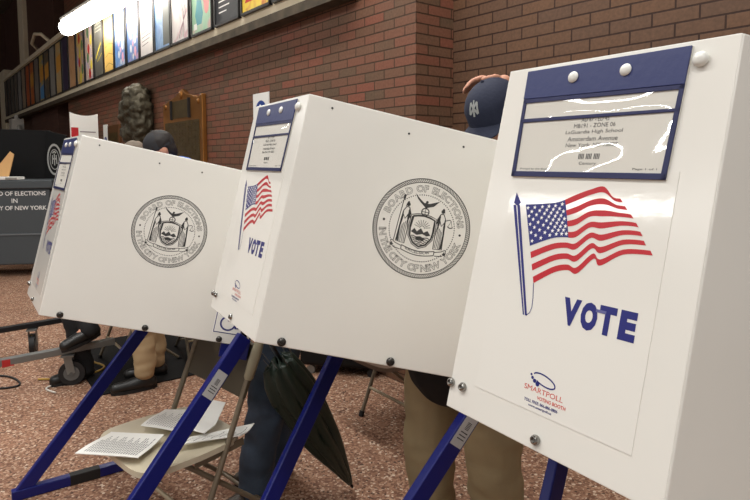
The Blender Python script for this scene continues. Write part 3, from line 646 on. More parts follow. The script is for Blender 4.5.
    if i in (7, 8):
        for q in range(16):
            cx = 0.1 * math.sin(q * 2.1) + (0.03 if i == 8 else 0); cz = 0.08 + 0.055 * q; r = 0.03 + 0.02 * ((q * 5) % 3) / 2
            blob([(cx + r * math.cos(a * 0.9), cz + r * 1.4 * math.sin(a * 0.9)) for a in range(7)], q % 2)
        mats = [M('poster white', (226, 224, 220), 0.4), M('poster blush', (222, 160, 176), 0.4)]
    if i == 9:
        for q in range(6): pen([(-0.2, 0.1 + 0.14 * q), (0.0, 0.14 + 0.14 * q), (0.2, 0.09 + 0.15 * q)], 0.008)
        mats = [M('poster umber', (120, 80, 40), 0.4)]
    if i == 10:
        pen([(-0.18, 0.3), (0.0, 0.42), (0.14, 0.5)], 0.03); pen([(-0.1, 0.24), (0.16, 0.34)], 0.012)
        for q in range(4): pen([(-0.18, 0.7 + 0.05 * q), (0.15, 0.7 + 0.05 * q)], 0.012, 1)
        mats = [M('poster yellow', (224, 206, 70), 0.4), M('poster light', (190, 186, 170), 0.4)]
    if i in (11, 12):
        for q in range(6): blob([(0.12 * math.sin(q * 2) + 0.07 * math.cos(a * 1.05), 0.12 + 0.13 * q + 0.09 * math.sin(a * 1.05)) for a in range(6)], (q + i) % 3)
        mats = [M('poster yellow', (224, 206, 70), 0.4), M('poster green', (90, 130, 90), 0.4), M('poster red', (190, 40, 36), 0.4)]
    if i in (15, 17, 18, 20): blob([(-0.22, 0.4), (0.22, 0.45), (0.22, 0.75), (-0.22, 0.7)]); mats = [M('poster amber', (220, 160, 70), 0.4)]
    if i == 18: blob([(-0.22, 0.05), (0.22, 0.05), (0.22, 0.35), (-0.22, 0.3)], 1); mats.append(M('poster sky', (90, 150, 206), 0.4))
    if mats: m.build('artwork', mats, pr)

# tube lamp over the posters
t = empty('tube_lamp', (-4.72, 9.28, 3.56), math.atan2(-0.739, 0.673), 'glowing white fluorescent tube lamp above the posters at the upper left', 'lamp')
m = MB(); m.bx(-0.02, 4.9, -0.09, 0.09, 0.10, 0.15); m.build('lamp_housing', M('white lamp enamel', (226, 224, 216), 0.4), t, bevel=0.01)
glow = bpy.data.materials.new('lit tube'); glow.use_nodes = True
b = glow.node_tree.nodes['Principled BSDF']; b.inputs['Emission Color'].default_value = (1, 0.95, 0.85, 1); b.inputs['Emission Strength'].default_value = 15; b.inputs['Base Color'].default_value = (0.9, 0.9, 0.9, 1)
m = MB(); m.tube([(0, 0, 0), (0.02, 0, 0), (4.85, 0, 0), (4.88, 0, 0)], [0.07, 0.12, 0.12, 0.07], 14); m.build('lit_tube', glow, t, smooth=60)  # tube made thicker than life to imitate the lamp's bloom
m = MB(); m.tube([(1.2, 0, 0.13), (1.2, 0.9, 0.13)], 0.012, 8); m.build('wall_arm', STEEL, t)
m = MB(); m.tube([(4.3, 0, 0.13), (4.3, 0.9, 0.13)], 0.012, 8); m.build('wall_arm', STEEL, t)

# ------------------------------------------------------------------ things on the brick wall
def wl(x, y, z): return WC + Matrix.Rotation(WANG, 3, 'Z') @ Vector((x, y, z))
# bronze head relief
def remesh_object(name, mb, mat, voxel, parent=None, disp=None, smooth_it=6, colors=None):
    o = mb.build(name, mat, None)
    md = o.modifiers.new('r', 'REMESH'); md.mode = 'VOXEL'; md.voxel_size = voxel
    s = o.modifiers.new('s', 'SMOOTH'); s.iterations = smooth_it; s.factor = 0.5
    dg = bpy.context.evaluated_depsgraph_get(); ev = o.evaluated_get(dg); me = bpy.data.meshes.new_from_object(ev)
    bpy.data.objects.remove(o)
    if disp:
        nrm = [v.normal.copy() for v in me.vertices]
        for v, n in zip(me.vertices, nrm): v.co += n * disp(v.co)
    me.polygons.foreach_set('use_smooth', [True] * len(me.polygons)); me.update()
    me.materials.clear(); me.materials.append(mat)
    no = bpy.data.objects.new(name, me); COL.objects.link(no)
    if parent: no.parent = parent
    return no
m = MB()   # local: x along the wall away from us (image left), y out of the wall, z up
for c_, r_ in (((-0.01, 0.15, 0.66), (0.23, 0.20, 0.29)), ((-0.13, 0.13, 0.52), (0.16, 0.17, 0.38)), ((0.16, 0.22, 0.73), (0.10, 0.13, 0.06)), ((0.27, 0.23, 0.60), (0.05, 0.055, 0.085)), ((0.10, 0.22, 0.60), (0.16, 0.15, 0.20)),
               ((0.21, 0.21, 0.47), (0.075, 0.10, 0.035)), ((0.17, 0.20, 0.38), (0.11, 0.13, 0.09)), ((0.06, 0.20, 0.34), (0.16, 0.15, 0.14)), ((0.02, 0.12, 0.18), (0.19, 0.15, 0.26)), ((0.0, 0.10, -0.08), (0.32, 0.17, 0.22)), ((-0.04, 0.15, 0.84), (0.20, 0.18, 0.14)),
               ((0.08, 0.19, 0.88), (0.12, 0.13, 0.09)), ((-0.20, 0.17, 0.70), (0.10, 0.12, 0.14)), ((-0.04, 0.30, 0.58), (0.05, 0.05, 0.09))): m.ball(c_, r_)
def lumpy(c):
    hairy = 1.0 if (c.x < 0.06 or c.z > 0.78 or c.z < 0.42) else 0.35
    return hairy * (0.03 * noise.noise(c * 9) + 0.035 * noise.noise(c * 18 + Vector((3, 1, 2))) + 0.015 * noise.noise(c * 34))
o = remesh_object('bronze_head', m, BRONZE, 0.022, disp=lumpy, smooth_it=2); o.location = wl(5.17, 0.02, 1.55); o.scale = (0.92, 0.95, 0.96); o.rotation_euler = (0, 0, WANG)
tag(o, 'large rough dark bronze head in profile mounted on the brick wall', 'sculpture')
# memorial plaque
t = empty('memorial_plaque', wl(3.91, 0.0, 1.31), WANG, 'gilt bronze memorial plaque with shaped top on the brick wall', 'plaque')
w = 0.60
out = [(-w, 0), (w, 0), (w, 0.90), (w * 0.78, 0.905), (w * 0.60, 0.93), (w * 0.30, 0.955), (w * 0.1, 1.0), (-w * 0.02, 1.03), (-w * 0.14, 1.0), (-w * 0.3, 0.955), (-w * 0.6, 0.93), (-w * 0.78, 0.905), (-w, 0.93)]
m = MB(); m.prism(out, (0, 0, 0), (1, 0, 0), (0, 0, 1), (0, 1, 0), 0.0, 0.05); pl = m.build('plaque_plate', BRASS, t, bevel=0.008)
m = MB(); m.bx(-0.52, 0.52, 0.05, 0.056, 0.03, 0.66); m.build('text_field', BRASSD, t)
m = MB()
for r in range(16):
    for c in range(11):
        if (r * 5 + c * 3) % 7: m.bx(-0.50 + 0.091 * c, -0.50 + 0.091 * c + 0.075, 0.056, 0.060, 0.05 + 0.038 * r, 0.07 + 0.038 * r)
m.build('raised_rows', BRASSD, t)
m = MB(); m.bx(-0.26, 0.28, 0.05, 0.054, 0.70, 0.90, 0); m.bx(-0.28, -0.25, 0.05, 0.075, 0.69, 0.91, 1); m.bx(0.27, 0.30, 0.05, 0.075, 0.69, 0.91, 1); m.build('portrait_panel', [BRASSD, FRAMEBLK], t)
m = MB(); m.ball((0, 0.05, 0.96), (0.05, 0.02, 0.05)); m.ball((-0.5, 0.05, 0.85), (0.03, 0.015, 0.03)); m.ball((0.5, 0.05, 0.85), (0.03, 0.015, 0.03)); m.build('rosettes', BRASS, t, smooth=60)
# small darker plaque behind the head
t = empty('small_plaque', wl(6.75, 0.0, 1.45), WANG, 'small brown bronze tablet on the brick wall left of the bronze head', 'plaque')
m = MB(); m.bx(-0.3, 0.3, 0, 0.04, 0, 0.62); m.build('tablet', M('brown bronze', (104, 70, 42), 0.5, metal=0.5), t, bevel=0.006)
m = MB(); m.bx(-0.24, 0.24, 0.04, 0.045, 0.06, 0.5); m.build('text_field', BRASSD, t)
# accessible signs
def access_sign(x, z, w, h, label):
    t = empty('access_sign', wl(x, 0.0, z), WANG, label, 'sign', 'small white signs with a blue wheelchair mark')
    m = MB(); m.bx(-w / 2, w / 2, 0.001, 0.008, 0, h); m.build('sign_board', PAPER, t)
    m = MB(); vs, fs = disc(0, h * 0.42, w * 0.36, 28); m.add([(-x_, 0.0086, y) for x_, y in vs], fs, 0)
    vs, fs = WCH; fs = [f for f in fs]; m.add([(-x_ * w * 0.62, 0.0092, y * w * 0.62 + h * 0.42) for x_, y in vs if True], fs[5:], 1); m.build('wheelchair_mark', [M('sign blue', (36, 66, 140), 0.4), PAPER], t)
access_sign(2.07, 1.83, 0.30, 0.30, 'small white wheelchair sign on the brick wall just behind the middle booth')
access_sign(7.30, 1.62, 0.24, 0.48, 'narrow white wheelchair sign on the brick wall left of the bronze head')
# roll-up banner
t = empty('roll_up_banner', (-3.84, 7.9, 0), R(60), 'tall white banner with a red square standing before the brick wall', 'banner')
m = MB()
for i in range(13):
    pass
vs = []; n = 12
for i in range(n + 1):
    x = -0.20 + 0.40 * i / n; zt = 2.12 + 0.035 * (abs(i / n - 0.5) * 2) ** 2; vs += [(x, 0.0, 0.08), (x, 0.0, zt), (x, 0.006, 0.08), (x, 0.006, zt)]
fs = []
for i in range(n):
    a = 4 * i; b_ = a + 4; fs += [(a, b_, b_ + 1, a + 1), (a + 2, a + 3, b_ + 3, b_ + 2), (a + 1, b_ + 1, b_ + 3, a + 3), (a, a + 2, b_ + 2, b_)]
fs += [(0, 1, 3, 2), (4 * n, 4 * n + 2, 4 * n + 3, 4 * n + 1)]
m.add(vs, fs); bn = m.build('banner_sheet', PAPER, t)
m = MB(); m.bx(-0.19, -0.09, -0.003, -0.001, 1.72, 1.96, 0)
for q in range(3): m.bx(-0.07, 0.16 - 0.05 * (q % 2), -0.003, -0.001, 1.90 - 0.07 * q, 1.915 - 0.07 * q, 1)
m.build('banner_print', [M('banner red', (186, 44, 52), 0.5), M('banner grey', (150, 140, 140), 0.5)], bn)
m = MB(); m.bx(-0.22, 0.22, -0.10, 0.10, 0.0, 0.08); m.build('banner_base', STEEL, t, bevel=0.01)
m = MB(); m.tube([(0, 0.02, 0.08), (0, 0.02, 2.12)], 0.012, 8); m.build('banner_pole', STEEL, t)
# conduit with boxes at the far end of the band, and handle on the rail
m = MB(); m.bx(15.0, 15.45, 0.02, 0.3, 2.35, 2.62); m.bx(14.55, 14.95, 0.02, 0.3, 2.1, 2.3); m.tube([(15.2, 0.15, 2.62), (15.2, 0.15, 2.735)], 0.06, 8); m.tube([(14.75, 0.15, 2.3), (14.9, 0.15, 2.4), (15.1, 0.15, 2.45)], 0.05, 8)
o = wallobj(m, 'white_conduit', M('conduit white', (206, 202, 194), 0.5)); tag(o, 'white conduit pipe with boxes under the far end of the poster band', 'pipe')
m = MB(); m.tube([(11.1, 0.0, 3.95), (11.1, 0.2, 4.12), (11.5, 0.25, 4.18), (12.2, 0.2, 4.10), (12.4, 0.0, 3.95)], 0.035, 8)
o = wallobj(m, 'rail_bracket', CONC, smooth=60); tag(o, 'small cream bracket loop standing on the rail above the far posters', 'bracket')

# ------------------------------------------------------------------ ballot box and its screen at the left
t = empty('ballot_box', (-5.02, 8.0, 0), R(8), 'grey ballot box lettered BOARD OF ELECTIONS at the left edge', 'ballot box')
m = MB(); m.prism([(-0.72, 0.16), (0.62, 0.16), (0.70, 1.16), (-0.80, 1.16)], (0, 0, 0), (1, 0, 0), (0, 0, 1), (0, 1, 0), -0.30, 0.30); bd = m.build('box_body', GREYBOX, t, bevel=0.02)
m = MB(); m.bx(-0.84, 0.74, -0.33, 0.33, 1.165, 1.28); m.build('box_lid', GREYBOX, t, bevel=0.015)
m = MB(); m.bx(-0.78, 0.66, -0.312, -0.30, 0.555, 0.575); m.build('body_seam', M('grey seam', (108, 114, 118), 0.5), bd)
for s, z, wd in (('BOARD OF ELECTIONS', 1.075, 0.77), ('IN', 0.98, 0.072), ('CITY OF NEW YORK', 0.885, 0.69)):
    m = MB(); put_text(m, s, (0, -0.301, 0), (1, 0, 0), (0, 0, 1), (0, -1, 0), 0.004, 0.31 if s[0] == 'C' else 0.265, z, wd, 0.056, 0, 0.015, center=True); m.build('white_lettering', INKWHITE, bd)
for x in (-0.6, 0.5):
    for y in (-0.22, 0.22):
        m = MB(); m.tube([(x, y - 0.02, 0.06), (x, y + 0.02, 0.06)], 0.06, 14); m.bx(x - 0.04, x + 0.04, y - 0.04, y + 0.04, 0.10, 0.17); m.build('caster', BLACKRUB, t)
t = empty('black_ballot_screen', (-4.86, 8.22, 1.285), R(8), 'black folded privacy screen with round white seal standing on the grey ballot box', 'privacy screen')
m = MB(); m.prism([(-0.36, 0.0), (0.28, 0.0), (0.36, 0.66), (-0.30, 0.68)], (0, 0, 0), (1, 0, 0), (0, 0, 1), (0, 1, 0), 0.0, 0.03); m.build('screen_back', BLACKPL, t, bevel=0.004)
dv = Vector((0.80, -0.60, 0)).normalized()
m = MB(); m.prism([(0, 0), (0.36, 0), (0.52, 0.58), (0.08, 0.66)], (0.28, 0, 0), dv, (0, 0, 1), Vector((-0.6, -0.8, 0)), 0.0, 0.02); sw = m.build('screen_wing', BLACKPL, t, bevel=0.004)
m = MB(); vs, fs = ribbon([(0.25 + 0.15 * math.cos(R(a)), 0.26 + 0.20 * math.sin(R(a))) for a in range(0, 365, 12)], 0.03); N_ = Vector((-0.6, -0.8, 0))
m.flat(vs, fs, (0.28, 0, 0), dv, (0, 0, 1), N_, 0.022); vs, fs = ribbon([(0.25 + 0.10 * math.cos(R(a)), 0.26 + 0.135 * math.sin(R(a))) for a in range(0, 365, 15)], 0.012); m.flat(vs, fs, (0.28, 0, 0), dv, (0, 0, 1), N_, 0.022)
for pts in ([(0.25, 0.18), (0.25, 0.34)], [(0.20, 0.20), (0.21, 0.32)], [(0.30, 0.20), (0.29, 0.32)], [(0.21, 0.27), (0.29, 0.27)], [(0.21, 0.35), (0.25, 0.37), (0.29, 0.35)]):
    vs, fs = ribbon(pts, 0.022); m.flat(vs, fs, (0.28, 0, 0), dv, (0, 0, 1), N_, 0.022)
m.build('white_seal', M('seal grey', (176, 176, 172), 0.5), sw)
m = MB(); m.bx(-0.62, 0.30, -0.16, 0.02, 0, 0.035, 0); m.bx(0.14, 0.28, -0.165, -0.16, 0.004, 0.03, 1); o = m.build('paper_tray', [PAPER, M('tray grey', (150, 150, 146), 0.4)], None, bevel=0.006); o.location = (-4.96, 7.84, 1.285); o.rotation_euler = (0, 0, R(8))
tag(o, 'white paper tray on the grey ballot box lid at the left edge', 'tray')
m = MB(); m.prism([(-0.10, 0.0), (0.12, 0.0), (0.17, 0.30), (0.12, 0.34), (-0.02, 0.14)], (0, 0, 0), (1, 0, 0), (0, 0, 1), (0, 1, 0), 0.0, 0.012); o = m.build('manila_folder', M('manila', (206, 160, 104), 0.7), None); o.location = (-4.98, 7.86, 1.323); o.rotation_euler = (R(-12), 0, R(8))
tag(o, 'tan manila folder propped on the white tray at the left edge', 'folder')
m = MB(); m.prism([(-0.10, 0.0), (0.05, 0.0), (0.03, 0.20), (-0.10, 0.25)], (0, 0, 0), (1, 0, 0), (0, 0, 1), (0, 1, 0), 0.0, 0.012); o = m.build('brown_envelope', M('brown envelope', (150, 100, 66), 0.7), None); o.location = (-5.06, 7.80, 1.323); o.rotation_euler = (R(-10), 0, R(8))
tag(o, 'brown envelope leaning before the tan folder at the left edge', 'envelope')

# ------------------------------------------------------------------ folding chairs
def folding_chair(loc, rz, label, seatmat):
    t = empty('folding_chair', loc, rz, label, 'folding chair', 'beige metal folding chairs behind the booths')
    W = 0.22; yz = lambda z: -0.21 + 0.416 * z
    for s in (-1, 1):
        m = MB(); m.tube([(s * W, yz(0.012), 0.012), (s * W, yz(0.44), 0.44), (s * W, yz(0.78), 0.78)], 0.0115, 10); fr = m.build('front_leg', TUBE, t, smooth=60)
        m = MB(); m.tube([(s * W, yz(0.0), 0.0), (s * W, yz(0.03), 0.03)], 0.016, 10); m.build('foot_cap', BLACKRUB, fr)
        m = MB(); m.tube([(s * (W - 0.025), -0.20, 0.415), (s * (W - 0.025), 0.27, 0.012)], 0.0105, 10); rl = m.build('rear_leg', TUBE, t, smooth=60)
        m = MB(); m.tube([(s * (W - 0.025), 0.255, 0.025), (s * (W - 0.025), 0.284, 0.0)], 0.015, 10); m.build('foot_cap', BLACKRUB, rl)
        m = MB(); m.bar((s * (W - 0.012), -0.16, 0.40), (s * (W - 0.012), 0.05, 0.42), 0.004, 0.03, (1, 0, 0)); m.build('side_brace', TUBE, t)
    m = MB(); m.tube([(-W, yz(0.16), 0.16), (W, yz(0.16), 0.16)], 0.009, 8); m.build('stretcher', M('pale enamelled tube', (176, 162, 134), 0.4), t, smooth=60)
    m = MB(); m.tube([(-W + 0.025, 0.185, 0.085), (W - 0.025, 0.185, 0.085)], 0.008, 8); m.build('stretcher', TUBE, t, smooth=60)
    # moulded seat
    n = 14; vs = []; 
    def sz(u, v): return 0.445 - 0.018 * math.cos(u * 1.5) * (1 - v * v * 0.6) + (0.0) - 0.02 * max(0, -v - 0.75) * 4 * 0.25
    for zo in (0, -0.022):
        for j in range(n + 1):
            for i in range(n + 1):
                u = -1 + 2 * i / n; v = -1 + 2 * j / n
                r = (abs(u) ** 5 + abs(v) ** 5) ** 0.2; mx = max(abs(u), abs(v)) or 1; q = mx / r if r else 1
                x = u * q * (W + 0.015 - 0.02 * (v > 0) * v); y = -0.15 + v * q * 0.215
                vs.append((x, y, sz(u, v) + zo * (1 if zo else 1)))
    w = n + 1; K = w * w
    fs = [(j * w + i, j * w + i + 1, (j + 1) * w + i + 1, (j + 1) * w + i) for j in range(n) for i in range(n)]
    fs += [tuple(K + q for q in f)[::-1] for f in fs]
    ring = [i for i in range(n)] + [i * w + n for i in range(n)] + [n * w + n - i for i in range(n)] + [(n - i) * w for i in range(n)]
    fs += [(ring[i], K + ring[i], K + ring[(i + 1) % len(ring)], ring[(i + 1) % len(ring)]) for i in range(len(ring))]
    m = MB(); m.add(vs, fs); m.build('seat', seatmat, t, smooth=50)
    # curved backrest between the tubes
    vs = []; n = 12
    for th in (0, 0.014):
        for j in range(5):
            z = 0.585 + 0.205 * j / 4
            for i in range(n + 1):
                u = -1 + 2 * i / n; zz = z - (0.02 * u * u if j == 4 else 0) + (0.015 * u * u if j == 0 else 0)
                vs.append((u * (W + 0.012), yz(zz) - 0.005 + 0.03 * (1 - u * u) + th + 0.0 * j, zz))
    w = n + 1; K = 5 * w
    fs = [(j * w + i, j * w + i + 1, (j + 1) * w + i + 1, (j + 1) * w + i) for j in range(4) for i in range(n)]
    fs += [tuple(K + q for q in f)[::-1] for f in fs]
    ring = [i for i in range(n)] + [j * w + n for j in range(4)] + [4 * w + n - i for i in range(n)] + [(4 - j) * w for j in range(4)]
    fs += [(ring[i], K + ring[i], K + ring[(i + 1) % len(ring)], ring[(i + 1) % len(ring)]) for i in range(len(ring))]
    m = MB(); m.add(vs, fs); bk = m.build('backrest', M('olive brown chair back', (74, 66, 52), 0.5), t, smooth=50)
    for s in (1,):
        m = MB(); m.tube([(s * (W + 0.002), yz(z), z) for z in (0.665, 0.675, 0.72, 0.77, 0.80, 0.81)], [0.013, 0.019, 0.021, 0.021, 0.018, 0.010], 12); m.build('end_cap', M('pale chair cap', (150, 142, 118), 0.45), bk, smooth=60)
    for s in (-1, 1):
        m = MB(); m.lathe([(0.0001, 0), (0.006, 0.0), (0.005, 0.004), (0.0001, 0.005)], (s * (W - 0.005), yz(0.68) + 0.016, 0.68), (0, 1, 0), 10); m.build('screw', CHROME, bk)
    return t
folding_chair((-0.705, 2.365, 0), math.atan2(-0.70, 0.71), 'cream folding chair with papers on its seat, between the left and middle booths', CREAM)
folding_chair((0.21, 3.37, 0), math.atan2(-0.8, 0.6), 'brown-seated folding chair seen under the middle booth, its leg on the bare floor', M('brown chair plastic', (92, 72, 58), 0.5))
folding_chair((-1.32, 4.62, 0), math.atan2(0.55, 0.83), 'dim folding chair standing on the black mat behind the left booth', M('olive chair plastic', (84, 78, 64), 0.5))
folding_chair((-1.83, 4.42, 0), math.atan2(-0.78, 0.62), 'folding chair under the seated person in black behind the left booth', CREAM)

# papers on the near chair
def sheet(name, quad, z, label, lines=0, bulge=0.004, fold=0.0, shift=0.075):
    """quad: world xy corners (a, b, c, d); a-b is one edge, d-c the opposite"""
    n = 10; vs = []
    a, b, c, d = [Vector(p) for p in quad]; O = (a + b + c + d) / 4
    for th in (0, -0.003):
        for j in range(n + 1):
            for i in range(n + 1):
                u, v = i / n, j / n
                p = (a * (1 - u) + b * u) * (1 - v) + (d * (1 - u) + c * u) * v - O
                vs.append((p.x, p.y, bulge * math.sin(u * 5 + v * 2) * 0.5 + fold * (u - 0.5) * (u > 0.5) + th))
    w = n + 1; K = w * w
    fs = [(j * w + i, j * w + i + 1, (j + 1) * w + i + 1, (j + 1) * w + i) for j in range(n) for i in range(n)]
    ar = (b - a).cross(d - a)
    if ar < 0: fs = [f[::-1] for f in fs]
    fs += [tuple(K + q for q in f)[::-1] for f in fs]
    ring = [i for i in range(n)] + [i * w + n for i in range(n)] + [n * w + n - i for i in range(n)] + [(n - i) * w for i in range(n)]
    sd = [(ring[i], K + ring[i], K + ring[(i + 1) % len(ring)], ring[(i + 1) % len(ring)]) for i in range(len(ring))]
    fs += sd if ar > 0 else [f[::-1] for f in sd]
    m = MB(); m.add(vs, fs); o = m.build(name, PAPER, None, smooth=50); o.location = (O.x - 0.02, O.y + shift, z)
    tag(o, label, 'paper', 'loose papers on the chair seat')
    if lines:
        m = MB()
        for q in range(lines):
            v = 0.10 + 0.82 * q / (lines - 1); ln = 0.55 + 0.35 * ((q * 37) % 10) / 10
            for k in range(8):
                if k / 8 > ln: continue
                u0 = 0.07 + 0.86 * k / 8; u1 = u0 + 0.09
                P = []
                for (u, vv) in ((u0, v), (u1, v), (u1, v + 0.012), (u0, v + 0.012)):
                    p = (a * (1 - u) + b * u) * (1 - vv) + (d * (1 - u) + c * u) * vv - O
                    P.append((p.x, p.y, bulge * math.sin(u * 5 + vv * 2) * 0.5 + fold * (u - 0.5) * (u > 0.5) + 0.0012))
                m.add(P, [(0, 1, 2, 3) if ar > 0 else (3, 2, 1, 0)])
        m.build('printed_lines', M('grey print', (96, 96, 98), 0.6), o)
    return o
sheet('paper_sheet', ((-1.075, 2.06), (-1.02, 2.235), (-0.80, 2.20), (-0.83, 2.02)), 0.462, 'printed white page overhanging the left end of the chair seat', 22, 0.006, 0.0, 0.02)
sheet('paper_sheet', ((-0.92, 2.22), (-0.88, 2.38), (-0.72, 2.36), (-0.76, 2.16)), 0.467, 'white page lying crosswise at the middle of the chair seat', 14, 0.008)
sheet('paper_sheet', ((-0.78, 2.20), (-0.72, 2.36), (-0.60, 2.30), (-0.64, 2.13)), 0.474, 'blank folded white page raised at the right of the chair seat', 0, 0.004, 0.10)
sheet('paper_sheet', ((-0.76, 2.05), (-0.70, 2.14), (-0.47, 2.24), (-0.50, 2.13)), 0.461, 'thin printed leaflet at the right end of the chair seat by the jeans', 8, 0.01)

# ------------------------------------------------------------------ green umbrella leaning on the chair
def umbrella():
    a = Vector((-0.435, 2.30, 0.84)); b = Vector((-0.11, 2.63, 0.012)); d = (b - a); L = d.length; d.normalize()
    t = empty('green_umbrella', b, 0, 'dark green loosely closed umbrella leaning on the chair back, tip on the floor', 'umbrella')
    def q(p): return p - b
    u = d.orthogonal().normalized(); w = d.cross(u)
    prof = [(0.12, 0.022), (0.15, 0.060), (0.22, 0.078), (0.32, 0.092), (0.45, 0.090), (0.6, 0.074), (0.75, 0.054), (0.9, 0.026), (0.97, 0.011)]
    n = 64; vs = []
    for j in range(25):
        f = j / 24; tt = 0.12 + 0.85 * f
        for k in range(len(prof) - 1):
            if prof[k][0] <= tt <= prof[k + 1][0] + 1e-6:
                g = (tt - prof[k][0]) / (prof[k + 1][0] - prof[k][0]); r = prof[k][1] * (1 - g) + prof[k + 1][1] * g; break
        for i in range(n):
            an = 2 * math.pi * i / n
            rr = r * (0.80 + 0.30 * abs(math.sin(an * 4 + f * 1.4)) ** 0.7) * (1 + 0.22 * math.sin(an + 0.6) * (1 - f)) * (1 + 0.10 * noise.noise(Vector((math.cos(an) * 2, math.sin(an) * 2, f * 4))))
            sag = Vector((0, 0, -0.05 * (1 - f) * max(0, math.sin(an)) * (r / 0.1)))
            tj = tt + (0.035 * abs(math.sin(an * 4)) if j == 0 else 0)
            vs.append(q(a + d * L * tj + (u * math.cos(an) + w * math.sin(an)) * rr + sag))
    fs = [(j * n + i, j * n + (i + 1) % n, (j + 1) * n + (i + 1) % n, (j + 1) * n + i) for j in range(24) for i in range(n)]
    m = MB(); m.add(vs, fs); o = m.build('canopy', M('dark green nylon', (36, 50, 41), 0.42, spec=0.5), t, smooth=80)
    sm = o.modifiers.new('s', 'SOLIDIFY'); sm.thickness = 0.0015
    m = MB(); m.tube([q(a + d * L * 0.02), q(a + d * L * 0.5), q(a + d * L * 0.955)], 0.006, 8); m.build('shaft', DARKMETAL, t)
    m = MB(); m.tube([q(a + d * L * 0.93), q(a + d * L * 0.99), q(b)], [0.010, 0.007, 0.005], 8); m.build('tip', BLACKPL, t)
    hd = [a + d * L * 0.06, a, a - d * 0.05 + Vector((-0.015, -0.01, 0.0)), a - d * 0.06 + Vector((-0.05, -0.03, -0.01)), a - d * 0.02 + Vector((-0.07, -0.045, -0.03))]
    m = MB(); m.tube([q(p) for p in hd], 0.012, 10); m.build('crook_handle', BLACKPL, t, smooth=60)
    for i in range(8):
        an = 2 * math.pi * i / 8 + 0.2; r0 = 0.06
        m = MB(); m.tube([q(a + d * L * 0.5), q(a + d * L * 0.22 + (u * math.cos(an) + w * math.sin(an)) * r0 * 0.7), q(a + d * L * 0.10 + (u * math.cos(an) + w * math.sin(an)) * r0)], 0.0022, 6); m.build('rib', STEEL, t)
    m = MB(); m.tube([q(a + d * L * 0.34 + (u * math.cos(k * 0.52) + w * math.sin(k * 0.52)) * 0.12) for k in range(4)], 0.004, 6); m.build('tie_strap', M('dark green nylon', (36, 50, 41)), t)
umbrella()

# ------------------------------------------------------------------ people
def capsule(m, a, ra, b, rb):
    a, b = Vector(a), Vector(b); m.ball(a, ra, 14, 9); m.ball(b, rb, 14, 9)
    if (b - a).length > 1e-4: m.tube([a, b], [ra, rb], 14)
def chain(m, pts):
    for i in range(len(pts) - 1): capsule(m, pts[i][0], pts[i][1], pts[i + 1][0], pts[i + 1][1])
def hand(m, wrist, dirv, palmn, curl=0.5):
    """palm and five fingers from wrist along dirv; palmn is the way the palm faces"""
    d = Vector(dirv).normalized(); n = Vector(palmn); n = (n - d * n.dot(d)).normalized(); s = d.cross(n)
    w = Vector(wrist)
    for k in (-1, -0.33, 0.33, 1): capsule(m, w + d * 0.01 + s * 0.012 * k, 0.015, w + d * 0.085 + s * 0.028 * k, 0.0115)
    for k, ln in ((-1, 0.060), (-0.33, 0.072), (0.33, 0.076), (1, 0.068)):
        p = w + d * 0.085 + s * 0.031 * k; cur = d.copy(); r = 0.0098
        for seg in range(3):
            cur = (cur + n * curl * 0.55).normalized(); q = p + cur * ln * (0.45, 0.32, 0.23)[seg]; capsule(m, p, r, q, r * 0.92); p = q; r *= 0.92
    p = w + d * 0.02 + s * 0.03; q = p + (d * 0.5 + s * 0.75 + n * 0.25).normalized() * 0.04; capsule(m, p, 0.014, q, 0.0115)
    capsule(m, q, 0.0115, q + (d * 0.9 + s * 0.2 + n * 0.3).normalized() * 0.045, 0.0095)
def folds(amp, sc_): return lambda c: amp * noise.noise(c * sc_) + amp * 0.5 * noise.noise(Vector((c.x * sc_, c.y * sc_, c.z * sc_ * 2.6)))
BASEJ = dict(pel=(0, 0, 0.97), waist=(0.0, 0, 1.12), chest=(0.0, 0, 1.30), neck=(0.015, 0, 1.47), head=(0.04, 0, 1.63),
             sl=(0, 0.18, 1.41), sr=(0, -0.18, 1.41), el=(0.02, 0.24, 1.13), er=(0.02, -0.24, 1.13), wl=(0.20, 0.22, 1.02), wr=(0.20, -0.22, 1.02),
             hl=(0, 0.09, 0.93), hr=(0, -0.09, 0.93), kl=(0.02, 0.10, 0.50), kr=(0.02, -0.10, 0.50), al=(-0.02, 0.11, 0.09), ar=(-0.02, -0.11, 0.09))
